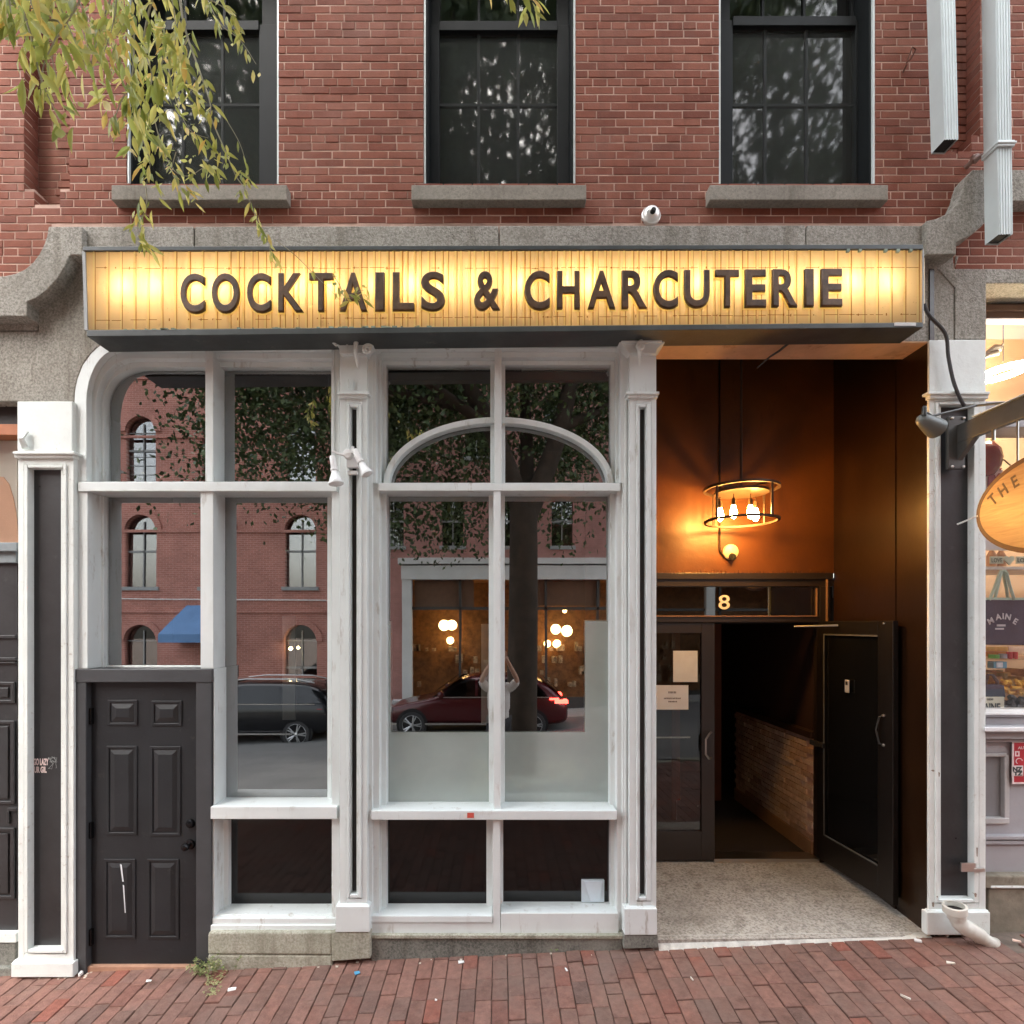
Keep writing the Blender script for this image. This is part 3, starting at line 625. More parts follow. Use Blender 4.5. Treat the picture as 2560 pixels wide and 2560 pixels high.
# ================================================================== lit sign box
SG = thing('lit_sign', 'long backlit yellow sign reading COCKTAILS & CHARCUTERIE across the granite course', 'sign', (X(1260), -.1, Z(720)))
SIGNF = M('sign_green_black_metal', (.05, .058, .058), .45, .3, 5, 60, .2, dirt=((.16, .16, .15), 8, .63))
YF = -.22
TL, TR, BRr, BLl = (213, 626), (2306, 622), (2306, 806), (219, 825)
mpx('frame', [], SIGNF, 0, SG) if False else None
m = MB(); m.pxprism([(207, 616), (2308, 611), (2308, 622.5), (207, 626.5)], YF-.015, -.065); m.build('top_frame', SIGNF, SG, .003)
m = MB(); m.pxprism([(217, 825), (2308, 806), (2308, 818), (217, 841)], YF-.012, -.012); m.build('bottom_frame', SIGNF, SG, .003)
SIDEM = M('sign_side_metal', (.30, .31, .31), .5, .15, 5, 60, .2)
m = MB(); m.pxprism([(205, 627), (213.5, 627), (219.5, 825), (211, 825)], YF-.006, -.07); m.build('side_frame', SIDEM, SG, .002)
m = MB(); m.pxprism([(2306, 622), (2310, 622), (2310, 806), (2306, 806)], YF-.002, -.02); m.build('side_frame', SIDEM, SG, .002)
SWH = M('sign_inner_white', (.85, .75, .55), .8, .03, 3, 20, 0)
m = MB(); m.pxprism([(213, 622), (2312, 620), (2312, 808), (218, 828)], -.068, -.064); m.build('back_plate', SWH, SG)
def sign_mat(name, c, dirtk=.5, w_=.9, sc=1.):
    m, t, b = new_mat(name); t.nodes.remove(b)
    o = t.nodes['Material Output']; tr = N(t, 'ShaderNodeBsdfTranslucent'); df = N(t, 'ShaderNodeBsdfDiffuse'); mx = N(t, 'ShaderNodeMixShader'); mx.inputs[0].default_value = 1-w_
    col = mixc(t, math_(t, 'MULTIPLY', ramp(t, noise(t, 14, 6, .75), [(.60, (0, 0, 0)), (.68, (1, 1, 1))]), dirtk), c, tuple(x*.45 for x in c))
    col = mixc(t, ramp(t, noise(t, 60, 3, .7), [(.68, (0, 0, 0)), (.74, (.6, .6, .6))]), col, (.25, .12, .03))
    t.links.new(col, tr.inputs[0]); t.links.new(col, df.inputs[0]); t.links.new(tr.outputs[0], mx.inputs[1]); t.links.new(df.outputs[0], mx.inputs[2]); t.links.new(mx.outputs[0], o.inputs[0]); return m
FACE = sign_mat('amber_fibreglass', (.97, .79, .56), .22)
def q4(px, py, y): return (X(px, y), y, Z(py, y))
m = MB(); m.add([q4(*BLl, YF), q4(*BRr, YF), q4(*TR, YF), q4(*TL, YF)], [(0, 1, 2, 3)]); m.build('face', FACE, SG)
lines = MB(); bright = MB(); thin = MB(); px = 232.; k = 0
def yt(p): return 626.5-4*(p-213)/2093+.3
def yb_(p): return 825-19*(p-219)/2087-.5
while px < 2296:
    w1 = rnd.uniform(1.6, 2.6); bright.add([q4(px, yb_(px), YF-.004), q4(px+4.6, yb_(px), YF-.004), q4(px+4.6, yt(px), YF-.004), q4(px, yt(px), YF-.004)], [(0, 1, 2, 3)])
    o_ = 4.8; thin.add([q4(px+o_, yb_(px), YF-.0035), q4(px+o_+w1, yb_(px), YF-.0035), q4(px+o_+w1+rnd.gauss(0, .5), yt(px), YF-.0035), q4(px+o_+rnd.gauss(0, .5), yt(px), YF-.0035)], [(0, 1, 2, 3)])
    px += (20.5, 13.5)[k % 2] if 560 < px < 1980 else 34; k += 1
bright.build('ribs', sign_mat('clear_rib', (1., .90, .62), .1), SG, kind='stuff')
thin.build('rib_grooves', sign_mat('dirty_groove', (.55, .33, .14), .6), SG, kind='stuff')
seam = MB()
for yy0, yy1 in ((670, 669), (800, 785)):
    px = 240.
    while px < 2280:
        L = rnd.uniform(10, 40); f = (px-240)/2040; yy = yy0+(yy1-yy0)*f+rnd.gauss(0, .6)
        if rnd.random() < .8: seam.add([q4(px, yy+.9, YF-.005), q4(px+L, yy+.9, YF-.005), q4(px+L, yy-.5, YF-.005), q4(px, yy-.5, YF-.005)], [(0, 1, 2, 3)])
        if rnd.random() < .45:
            a = px+rnd.uniform(0, L); h = rnd.uniform(3, 8); seam.add([q4(a, yy+h*.5, YF-.0055), q4(a+rnd.uniform(1.5, 3.5), yy+h*.4, YF-.0055), q4(a+2.5, yy-h*.5, YF-.0055), q4(a, yy-h*.3, YF-.0055)], [(0, 1, 2, 3)])
        px += L+rnd.uniform(1, 7)
seam.build('seam_grime', sign_mat('grime', (.42, .20, .05), .6), SG, kind='stuff')
for i in range(6):
    a = rnd.uniform(230, 2270); 
chips = MB()
for a in (2118, 2148, 2212, 2243, 2275): chips.px(a, a+7, 622, 627+rnd.uniform(0, 2), YF-.017, YF)
for i in range(34):
    a = rnd.uniform(620, 1110) if i < 22 else rnd.uniform(230, 620); b = yb_(a); chips.px(a, a+rnd.uniform(3, 14), b-rnd.uniform(1, 3.5), b+1, YF-.014, YF)
chips.build('flaking_edge', M('verdigris_flakes', (.28, .36, .30), .8, .3), SG, kind='stuff')
MB().px(2236, 2290, 806, 814, YF-.016, YF-.013).build('tape', M('white_tape', (.6, .6, .58), .6), SG)
BULB = emit('sign_bulb_glow', (1., .80, .47), 6.6)
bm_ = MB(); bm_.lathe([(.001, -.021), (.014, -.016), (.021, 0), (.014, .016), (.001, .021)], (0, 0, 0), (0, 0, 1), 10); bme = bm_.build('bulb', BULB, SG, smooth=True).data
bpy.data.objects.remove(bpy.data.objects['bulb'])
for i in range(22):
    p = 305+i*90+rnd.gauss(0, 9); y = -.135; zz = Z(733-12*(p-262)/1969, y)
    o = bpy.data.objects.new('bulb', bme); COL.objects.link(o); o.parent = SG; o.location = Vector((X(p, y), y, zz)) - wo(SG)
LETM, _t, _b = new_mat('brown_letter_enamel')
_c = ramp(_t, noise(_t, 14, 4), [(.35, (.045, .023, .010)), (.65, (.115, .060, .026))]); _t.links.new(_c, _b.inputs['Base Color']); _b.inputs['Roughness'].default_value = .5
RIM = sign_mat('letter_rim', (1., .97, .70), .0, .95)
EDG = M('olive_letter_edge', (.14, .12, .04), .5, .2)
LET = [('C', 452, 512), ('O', 530, 598), ('C', 618, 677), ('K', 696, 758), ('T', 773, 832), ('A', 850, 917), ('I', 938, 961), ('L', 982, 1035), ('S', 1053, 1112), ('&', 1186, 1250),
       ('C', 1312, 1374), ('H', 1393, 1449), ('A', 1470, 1538), ('R', 1555, 1617), ('C', 1634, 1695), ('U', 1711, 1774), ('T', 1789, 1847), ('E', 1863, 1915), ('R', 1931, 1993), ('I', 2012, 2034), ('E', 2053, 2105)]
for ch, a, b in LET:
    f = (a-452)/1650; t0, t1 = 685.5-13*f, 781-16*f; y = YF-.022
    if ch in 'COS&': t0 -= 1; t1 += 1.5
    bx = (X(a, y), X(b, y), Z(t1, y), Z(t0, y))
    of = .055 if ch != 'I' else .03
    L = text('letter', ch, LETM, (0, y, 0), .3, SG, extrude=.004, offset=.002, bevel=.006, box=bx)
    g = .0115; text('letter_halo', ch, RIM, (0, YF-.0065, 0), .3, L, extrude=.0008, offset=.017, box=(bx[0]-g, bx[1]+g, bx[2]-g, bx[3]+g))
    g = .0028; text('letter_edge', ch, EDG, (0, YF-.013, 0), .3, L, extrude=.002, offset=.007, box=(bx[0]-g, bx[1]+g, bx[2]-g, bx[3]+g))
# cable from the sign, hook under it
cb = MB(); cb.tube(smooth_path([Vector(q) for q in ((X(2304, -.1), -.12, Z(764, -.1)), (X(2320, -.1), -.11, Z(790, -.1)), (X(2338), -.09, Z(850)), (X(2347), -.085, Z(905)), (X(2358), -.085, Z(960)), (X(2374), -.08, Z(1000)), (X(2392), -.065, Z(1024)))]), .0115, 8)
tag(cb.build('power_cable', RUBBER, smooth=True), 'thick black cable looping from the lit sign end down the white pilaster', 'cable')
ck = MB(); ck.tube([(X(1977), -.09, Z(832)), (X(1977), -.085, Z(846)), (X(1972), -.03, Z(858)), (X(1958), .05, Z(868)), (X(1945), .12, Z(872)), (X(1925), .2, Z(888))], [.010, .012, .010, .008, .007, .006], 6)
ck.tube([(X(1968), -.08, Z(832)), (X(1968), -.08, Z(838))], .009, 6); ck.tube([(X(1979), -.12, Z(822)), (X(1979), -.12, Z(834))], .012, 8)
tag(ck.build('cable_stub', RUBBER, smooth=True), 'short twisted cable hanging under the sign above the doorway', 'cable')

# ================================================================== alcove with entrance doors
AX0, AX1, AY, AZ0, AZ1 = X(1641)+.006, X(2322), 1.13, .19, Z(853)
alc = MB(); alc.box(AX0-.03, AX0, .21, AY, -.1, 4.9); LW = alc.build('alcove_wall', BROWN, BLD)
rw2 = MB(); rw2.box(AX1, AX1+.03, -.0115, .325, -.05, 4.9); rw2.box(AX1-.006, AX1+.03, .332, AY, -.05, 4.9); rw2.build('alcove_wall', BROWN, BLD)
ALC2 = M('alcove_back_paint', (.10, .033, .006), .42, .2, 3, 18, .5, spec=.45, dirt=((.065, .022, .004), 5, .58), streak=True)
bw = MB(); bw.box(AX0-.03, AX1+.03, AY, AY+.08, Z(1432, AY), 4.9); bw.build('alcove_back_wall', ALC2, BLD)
rough_edge = MB()
for i in range(40):
    a = 1645+i*10.6; rough_edge.px(a, a+rnd.uniform(5, 12), 1432-rnd.uniform(2, 9), 1433, AY-.006-rnd.random()*.004, AY)
rough_edge.build('plaster_edge', ALC2, BLD, kind='stuff')
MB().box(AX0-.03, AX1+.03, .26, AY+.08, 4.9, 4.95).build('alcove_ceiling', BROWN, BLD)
# terrazzo floor and its front lip
fl = MB(); fl.add([(AX0-.05, -.02, .125), (AX1+.0, -.02, .15), (AX1+.03, AY+.1, .2), (AX0-.05, AY+.1, .19), (AX0-.05, -.02, -.1), (AX1, -.02, -.1), (AX1+.03, AY+.1, -.1), (AX0-.05, AY+.1, -.1)],
    [(0, 1, 2, 3), (4, 5, 1, 0), (5, 6, 2, 1), (7, 4, 0, 3)]); fl.build('terrazzo_floor', TERR, BLD)
lip = MB(); lip.add([(AX0-.0, -.055, zfr(AX0, -.05)-.01), (AX1, -.045, zfr(AX1, -.05)-.01), (AX1, -.02, .153), (AX0, -.02, .10), (AX0, .03, .1285), (AX1, .03, .153)], [(0, 1, 2, 3), (3, 2, 5, 4)])
lip.build('threshold_lip', M('flaking_white_edge', (.60, .60, .55), .8, .25, 10, 60, .8, dirt=((.33, .33, .30), 14, .5)), BLD)
# door frame with the transom light
SILLT = MB().box(1.96, 2.92, AY-.01, AY+.15, .19, .222).build('door_sill', STEEL, BLD)
ef = mpx('entrance_frame', [(1600, 2084, 1432, 1448, AY-.03, AY+.09), (1600, 2084, 1448, 1466, AY-.01, AY+.09), (2050, 2076, 1466, 2168, AY-.02, AY+.09), (1600, 2050, 1541, 1556, AY-.02, AY+.09), (2040, 2050, 1466, 1541, AY, AY+.09)], BRONZE, .003)
mpx('bead', [(2041, 2044, 1471, 1541, AY-.012, AY), (2066, 2070, 1448, 1560, AY-.03, AY-.02), (1600, 2041, 1539, 1541.5, AY-.03, AY-.02)], M('brown_bead', (.30, .17, .10), .4), 0, ef)
pane('transom_pane', 1600, 2042, 1464, 1542, AY+.03, GLASSD, ef)
mpx('backing', [(1590, 2080, 1430, 1560, AY+.5, AY+.52)], DARK, 0, ef)
text('house_number', '8', M('cream_numeral', (.95, .80, .70), .4, .02), (0, AY+.022, 0), .12, ef, box=(X(1799, AY), X(1827, AY), Z(1523, AY), Z(1487, AY)), extrude=.001, offset=.001)
# closed left leaf
ld = mpx('left_door', [(1754, 1787, 1557, 2152, AY-.005, AY+.04), (1560, 1754, 1557, 1583, AY-.005, AY+.04), (1560, 1754, 2079, 2152, AY-.005, AY+.04)], BRONZE, .003)
pane('glass', 1560, 1756, 1580, 2082, AY+.018, glass_mat('door_glass_reflective', .07, (.55, .5, .45)), ld)
MB().tube([(X(1777, AY), AY-.01, Z(1830, AY)), (X(1768, AY), AY-.055, Z(1832, AY)), (X(1758, AY), AY-.065, Z(1845, AY)), (X(1758, AY), AY-.065, Z(1882, AY)), (X(1767, AY), AY-.055, Z(1893, AY)), (X(1777, AY), AY-.01, Z(1895, AY))], .010, 8).build('pull_handle', STEEL, ld, smooth=True)
MB().tube([(X(1636, AY), AY+.05, Z(1847, AY)), (X(1730, AY), AY+.05, Z(1846, AY))], .008, 6).build('push_bar', STEEL, ld)
tag(MB().px(1683, 1744, 1627, 1705, AY+.008, AY+.010).build('paper_notice', M('blank_paper', (.74, .76, .72), .8, .06, 8)), 'blank cream paper taped to the door glass above the printed notice', 'paper')
pn = MB().px(1641, 1721, 1713, 1774, AY+.006, AY+.008).build('paper_notice', M('notice_paper', (.78, .80, .78), .8, .03, 8)); tag(pn, 'white landscape notice with three small printed lines on the left door', 'paper')
INK = M('grey_ink', (.20, .19, .18), .8, 0)
for zc_, a, b, h in ((1731, 1671, 1691, 5), (1746, 1660, 1702, 3.5), (1754, 1671, 1690, 3.5)):
    im = MB(); p = a
    while p < b: q = p+rnd.uniform(1.6, 3.2); im.px(p, q, zc_-h/2+rnd.uniform(-.4, .4), zc_+h/2, AY+.0045, AY+.0055); p = q+rnd.uniform(.6, 1.4)
    im.build('print_line', INK, pn)
# open right leaf
HX, HY = 2.925, AY+.01; DV = Vector((.078, -.89, 0)); DL = DV.length; D = DV/DL; NV = Vector((D.y, -D.x, 0))   # NV points to -x (the visible face)
if NV.x > 0: NV = -NV
LZ0, LZ1 = .235, Z(1552, AY)-.005
def leaf_box(mb, u0, u1, t0, t1, z0, z1):
    n = len(mb.v); mb.box(0, 1, 0, 1, 0, 1)
    for i in range(n, len(mb.v)):
        a, b, c = mb.v[i]; u = u0+(u1-u0)*a; tt = t0+(t1-t0)*b; z = z0+(z1-z0)*c; p = Vector((HX, HY, 0))+D*u+NV*tt; mb.v[i] = (p.x, p.y, z)
    return mb
od = MB(); gu0, gu1, gz0, gz1 = .10, .74, Z(2093, .99), Z(1585, .9)
leaf_box(od, 0, gu0, -.022, .022, LZ0, LZ1); leaf_box(od, gu1, DL, -.022, .022, LZ0, LZ1); leaf_box(od, gu0, gu1, -.022, .022, LZ0, gz0); leaf_box(od, gu0, gu1, -.022, .022, gz1, LZ1)
odr = od.build('open_door', M('open_door_black', (.008, .006, .005), .4, .15, 4, 60, .1, spec=.5), None, .003)
leaf_box(MB(), gu0, gu1, -.006, .006, gz0, gz1).build('glass', PANELB, odr)
gb = MB()
for a, b, c, d in ((gu0, gu0+.012, gz0, gz1), (gu0, gu1, gz0, gz0+.012), (gu0, gu1, gz1-.012, gz1)): leaf_box(gb, a, b, .022, .026, c, d)
gb.build('bead', M('grey_bead', (.17, .17, .16), .35, .1, metal=.3), odr)
hp = lambda u, t_, z: tuple(Vector((HX, HY, z))+D*u+NV*t_)
hn = MB(); zA, zB = 1.66, 1.43; hn.tube([hp(.80, .022, zA), hp(.79, .05, zA-.012), hp(.775, .065, (zA+zB)/2), hp(.79, .05, zB+.012), hp(.80, .022, zB)], .007, 7); hn.build('pull_handle', GUN, odr, smooth=True)
fx = MB()
for z in (zA, zB): fx.lathe([(.001, .012), (.010, .010), (.013, 0)], hp(.80, .022, z), NV, 10)
fx.lathe([(.001, .008), (.008, .006), (.010, 0)], hp(.80, .022, LZ1-.02), NV, 8); fx.build('fixing', STEEL, odr, smooth=True)
kx = leaf_box(MB(), .385, .435, .024, .034, 1.79, 1.90); kx.build('key_switch', M('keybox_grey', (.45, .45, .43), .4), odr, .004); leaf_box(MB(), .398, .422, .034, .037, 1.855, 1.885).build('key_window', DARK, odr)
leaf_box(MB(), -.06, .12, .022, .05, 1.235+.02, 1.30).build('exit_latch', DARK, odr, .004)
MB().tube([(X(1985, 1.0), 1.0, Z(1566, 1.0)), hp(.30, .03, LZ1-.035)], [.006, .010], 6).build('closer_arm', STEEL, odr)
# vestibule beyond the open leaf
vb = tag(MB().box(1.1, 6.5, 4.2, 4.25, 0, 3).build('vestibule_wall', DARK), 'dark far wall of the vestibule beyond the open door', 'interior wall')
MB().box(1.2, 3.5, AY+.1, 4.2, .17, .20).build('mat', M('dark_entry_mat', (.02, .013, .010), .9), vb); MB().box(1.1, 6.5, AY+.1, 4.2, 2.75, 2.8).build('ceiling', DARK, vb); MB().box(3.03, 3.08, AY+.12, 4.2, .1, 2.75).build('side_wall', DARK, vb)
MB().box(1.9, 1.95, 2.2, 4.2, .2, 2.8).build('jamb', M('dark_red_wood', (.10, .03, .015), .5), vb); MB().box(2.15, 2.22, 2.9, 2.95, .2, 2.75).build('jamb', M('dark_red_wood2', (.12, .035, .018), .5), vb); MB().box(1.1, 1.15, 1.3, 4.2, 0, 2.8).build('side_wall', DARK, vb)
MB().box(2.60, 2.72, 2.88, 2.95, .2, 2.75).build('jamb', M('dark_red_wood3', (.12, .04, .02), .5), vb)
HWX = 2.915
hw = tag(MB().box(HWX+.012, HWX+.1, AY+.1, 2.95, .2, 1.30).build('interior_brick_wall', MORTAR), 'waist-high tan brick wall running back inside the open doorway', 'wall')
ib = bpy.data.meshes.new('brick'); _v, _f = bfr(-.097, .097, -.0245, .0245, 0, .03); ib.from_pydata(_v, [], _f); ib.transform(Matrix.Rotation(R(-90), 4, 'Z')); ib.materials.append(INB)
z = .37; j = 0
while z < 1.29:
    y = AY+.2+(.1 if j % 2 else 0)
    while y < 2.9:
        o = bpy.data.objects.new('brick', ib); COL.objects.link(o); o.parent = hw; o.location = (HWX+rnd.gauss(0, .003), y, z+rnd.gauss(0, .001)); y += .205
    z += .0575; j += 1
MB().box(HWX-.01, HWX+.1, AY+.1, 2.95, .2, .34).build('baseboard', M('tan_baseboard', (.30, .18, .10), .6), hw)
MB().box(HWX-.02, HWX+.12, AY+.1, 2.95, 1.30, 1.36).build('rail', M('dark_wood_rail', (.03, .015, .01), .5), hw)
MB().box(HWX+.05, HWX+.12, AY+.1, 4.2, 1.36, 2.8).build('upper_wall', M('deep_brown_wall', (.03, .012, .008), .7), hw)
# pendant lamp
LY = .70; LXc, LZt, LZb = X(1853, LY), Z(1222, LY), Z(1303, LY); RR = .30
PL = thing('pendant_lamp', 'round black metal pendant with four glowing filament bulbs in the doorway', 'lamp', (LXc, LY, 4.9))
BLKM = M('matt_black_metal', (.05, .03, .02), .45, .1, 6, 40, .1, metal=.2)
def ring(name, zc_, r, w, h, parent, mat=BLKM):
    return MB().lathe([(r-w, -h), (r, -h), (r, h), (r-w, h), (r-w, -h)], (LXc, LY, zc_), (0, 0, 1), 48).build(name, mat, parent)
ring('ring', LZt, RR, .02, .010, PL); ring('ring', LZb, RR-.004, .02, .009, PL)
for k in range(4):
    a = R(28+90*k); x, y = LXc+math.cos(a)*(RR-.01), LY+math.sin(a)*(RR-.01); MB().tube([(x, y, LZt), (x, y, LZb)], .010, 6).build('strut', BLKM, PL)
cr = MB(); cr.lathe([(.001, -.012), (.215, -.012), (.22, 0), (.215, .008), (.001, .012)], (LXc, LY, LZt-.03), (0, 0, 1), 32)
for k in range(4):
    a = R(28+90*k); cr.tube([(LXc, LY, LZt), (LXc+math.cos(a)*RR*.97, LY+math.sin(a)*RR*.97, LZt)], .007, 5)
cr.build('canopy_plate', BLKM, PL)
MB().tube([(LXc, LY, LZt), (LXc, LY, 4.9)], .011, 8).build('rod', BLKM, PL)
BGL, _t, _b = new_mat('amber_bulb_glass'); _b.inputs['Emission Color'].default_value = (1, .49, .11, 1); _b.inputs['Emission Strength'].default_value = 62; _b.inputs['Base Color'].default_value = (.9, .5, .2, 1)
for k, (dx, dy) in enumerate(((-.165, .03), (-.085, -.05), (.055, -.05), (.135, .03))):
    p = (LXc+dx, LY+dy)
    b_ = MB().lathe([(.001, 0), (.016, .010), (.027, .03), (.030, .05), (.022, .085), (.016, .105), (.016, .115)], (p[0], p[1], LZb+.005-dy*.1), (0, 0, 1), 14).build('bulb', BGL, PL, smooth=True)
    MB().lathe([(.018, .112), (.019, .150), (.010, .175), (.004, .178), (.004, .21)], (p[0], p[1], LZb+.005-dy*.1), (0, 0, 1), 12).build('socket', BLKM, b_, smooth=True)
# wall escutcheon and conduit
ws = thing('alarm_bell', 'round pale metal bell on the orange alcove wall below the pendant lamp', 'bell', (X(1824, AY), AY, Z(1380, AY)))
c_ = (X(1824, AY), AY, Z(1380, AY))
MB().lathe([(.055, 0), (.070, .008), (.068, .035), (.05, .05), (.001, .056)], c_, (0, -1, -.12), 28).build('dome', M('cream_metal', (.62, .52, .38), .35, .05, 6, 60, .1), ws, smooth=True)
MB().lathe([(.001, .03), (.028, .028), (.03, 0)], (c_[0]+.002, c_[1]-.047, c_[2]-.045), (0, -1, -.3), 14).build('striker', DARK, ws, smooth=True)
MB().tube([(X(1798, AY), AY-.012, 4.8), (X(1798, AY), AY-.012, Z(1378, AY)), (X(1808, AY), AY-.01, Z(1392, AY))], .008, 6).build('conduit', BROWN, ws)
# ================================================================== things fixed on the facade
def bell_lamp(parent, px, py, y, tip, r0, mat):
    """white flood lamp: slim socket and flaring reflector bulb"""
    p = Vector((X(px, y), y, Z(py, y))); t_ = Vector((X(tip[0], y), y-.02, Z(tip[1], y))); a = t_-p; L = a.length
    MB().lathe([(.001, 0), (.018, .002), (.021, .012), (.021, L*.42), (.026, L*.44), (.026, L*.50), (.020, L*.51)], p, a, 18).build('socket', mat, parent, smooth=True)
    MB().lathe([(.019, L*.5), (.022, L*.58), (r0*.8, L*.82), (r0, L*.92), (r0*.97, L*.97), (r0*.6, L), (.001, L*1.01)], p, a, 20).build('reflector_bulb', M('frosted_bulb', (.78, .80, .80), .25, .02, 4, 40, .03), parent, smooth=True)
tl = thing('twin_floodlight', 'white twin floodlight with two flared bulbs clamped to the slotted centre pilaster', 'light', (X(880), -.06, Z(1160)))
LMP = M('white_lamp_plastic', (.74, .74, .73), .35, .04, 6, 50, .1)
tb = MB(); tb.px(866, 895, 1130, 1168, -.085, -.046); tb.px(868, 893, 1176, 1186, -.075, -.046); tb.lathe([(.001, .04), (.03, .036), (.036, .015), (.036, 0)], (X(880), -.085, Z(1146)), (0, -1, 0), 16)
tb.build('junction_box', LMP, tl, .004)
MB().tube([(X(875), -.11, Z(1150)), (X(860), -.12, Z(1148)), (X(843), -.13, Z(1142))], .010, 7).build('arm', LMP, tl); MB().tube([(X(884), -.10, Z(1150)), (X(891), -.12, Z(1144)), (X(894), -.13, Z(1130))], .010, 7).build('arm', LMP, tl)
bell_lamp(tl, 831, 1140, -.14, (843, 1214), .052, LMP); bell_lamp(tl, 886, 1124, -.13, (921, 1190), .042, LMP)
cs = thing('security_camera', 'small chrome dome camera mounted low on the brick just above the granite course', 'camera', (X(1627), 0, Z(540)))
MB().lathe([(.068, -.01), (.068, .014), (.063, .018), (.060, .022), (.056, .036), (.035, .052), (.001, .056)], (X(1627), .0, Z(541)), (0, -1, .1), 32).build('dome', M('chrome', (.74, .73, .70), .22, .02, 5, 40, 0, metal=.35), cs, smooth=True)
MB().tube([(X(1626), -.045, Z(544)), (X(1628), -.075, Z(541))], [.020, .017], 12).build('lens_barrel', DARK, cs, smooth=True)
def downspout(label, pxt, pxb, pyb, yf, yb, w, col_y=None):
    """corrugated leader: front face edges (x left, x right) at the top and bottom of the picture"""
    d = thing('downspout', label, 'downspout', (X((pxt[0]+pxt[1])/2, yf), yf, Z(pyb, yf)), 'cut-off metal downspouts')
    xt0, xt1 = X(pxt[0], yf), X(pxt[1], yf); xb0, xb1 = X(pxb[0], yf), X(pxb[1], yf); zt, zb = Z(-330, yf), Z(pyb, yf)
    zt0 = Z(0, yf); k = (zt-zb)/(zt0-zb); xt0 = xb0+(xt0-xb0)*k; xt1 = xb1+(xt1-xb1)*k
    prof = []; nr = 5
    for i in range(nr):
        f0 = i/nr; prof += [(f0+.02, 0), (f0+.06, .006), (f0+.13, .006), (f0+.17, 0)]
    prof = [(0, .006)]+prof+[(1, .0), (1, yb-yf), (0, yb-yf)]
    m = MB(); n = len(prof)
    for z, a, b in ((zb, xb0, xb1), (zt, xt0, xt1)):
        for u, dy in prof: m.v.append((a+(b-a)*u, yf+dy, z))
    m.f = [(i, (i+1) % n, n+(i+1) % n, n+i) for i in range(n)]
    m.build('pipe', METAL, d)
    MB().add([(xb0, yf+.01, zb+.012), (xb1, yf+.01, zb+.012), (xb1, yb, zb+.012), (xb0, yb, zb+.012)], [(0, 1, 2, 3)]).build('opening', DARK, d)
    if col_y: 
        c = MB(); za, zb_ = Z(col_y, yf), Z(col_y+15, yf); f = (za-zb)/(zt-zb); a, b = xb0+(xt0-xb0)*f, xb1+(xt1-xb1)*f; c.box(a-.012, b+.012, yf-.012, yb+.005, zb_, za); c.box(a-.018, b+.018, yf-.02, yb, zb_+.015, za-.012); c.build('collar', METAL, d, .003)
    return d
downspout('shorter cut-off downspout ending beside the recessed brick slot', (2352, 2388), (2362, 2396), 348, -.25, -.13, 0)
downspout('longer cut-off downspout with a collar beside the right neighbour', (2490, 2525), (2498, 2532), 585, -.28, -.17, 0, 353)
rod = MB(); rod.tube([(X(2478, -.12), -.12, Z(374, -.12)), (X(2432, -.1), -.11, Z(405, -.1)), (X(2424), -.07, Z(411)), (X(2412), .02, Z(420))], .017, 8); rod.lathe([(.026, -.02), (.03, 0), (.03, .012), (.012, .03)], (X(2424), -.05, Z(411)), (-1, 0, .6), 10)
tag(rod.build('drain_pipe', M('painted_iron_pipe', (.22, .12, .09), .6), smooth=True), 'thin slanting iron pipe joining the long downspout to the brick', 'pipe')
hk = MB(); hk.tube([(X(2262), -.03, Z(160)), (X(2268), -.05, Z(136)), (X(2278), -.045, Z(140)), (X(2270), -.03, Z(158)), (X(2262), -.01, Z(162))], .005, 6); hk.tube([(X(2257), .0, Z(182)), (X(2259), -.03, Z(172))], .006, 6)
tag(hk.build('wall_hook', M('rusty_iron', (.12, .05, .03), .8), smooth=True), 'small rusty iron eye sticking out of the brick near the downspouts', 'hook')

# bracket, spotlight and hanging oval sign at the right
BK = thing('sign_bracket', 'dark steel arm bolted to the right pilaster carrying the oval wooden sign', 'bracket', (X(2390), -.05, Z(1100)))
GRY = M('dark_grey_steel', (.065, .064, .06), .45, .2, 6, 50, .25, metal=.2)
MB().px(2371, 2412, 1040, 1172, -.062, -.035).build('wall_plate', GRY, BK, .003)
bl = MB()
for a, b in ((2379, 1046), (2408, 1046), (2379, 1167), (2407, 1167)): bl.lathe([(.010, 0), (.010, .008), (.005, .014), (.001, .014)], (X(a, -.06), -.062, Z(b, -.06)), (0, -1, 0), 8)
bl.build('bolt', STEEL, BK, smooth=True)
def pt(px, py, y): return (X(px, y), y, Z(py, y))
SX = 3.235
def on(y, py): return (SX, y, Z(py, y))     # point of the sign plane at depth y seen at photo row py
arm = MB(); 
zA0, zA1 = Z(1056, -.1), Z(1100, -.1)
arm.box(SX-.02, SX+.02, -1.35, -.06, 3.64, 3.77); arm.add([(SX-.02, -.06, 3.638), (SX+.02, -.06, 3.638), (SX+.02, -.06, 3.52), (SX-.02, -.06, 3.52), (SX-.02, -.20, 3.638), (SX+.02, -.20, 3.638)], [(0, 1, 2, 3), (0, 3, 4), (1, 5, 2), (3, 2, 5, 4)])
arm.build('arm', GRY, BK, .004); MB().box(SX-.035, SX+.035, -1.35, -.2, 3.772, 3.779).build('arm_cap', METAL, BK)
hg = MB()
for y in (-.50, -1.0): hg.tube([(SX, y, 3.65), (SX, y, 3.36)], .006, 6)
hg.tube([(SX-.01, -.34, 3.64), (SX-.01, -.34, 3.57)], .010, 6)
hg.build('hanger', STEEL, BK)
OV = thing('oval_sign', 'oval wooden shop sign reading THE T hanging at the right edge', 'sign', (SX, -.6, 3.17))
WD, _t, _b = new_mat('varnished_wood')
_mp = N(_t, 'ShaderNodeMapping'); _mp.inputs['Scale'].default_value = (1, .8, 9); _t.links.new(pos(_t), _mp.inputs['Vector'])
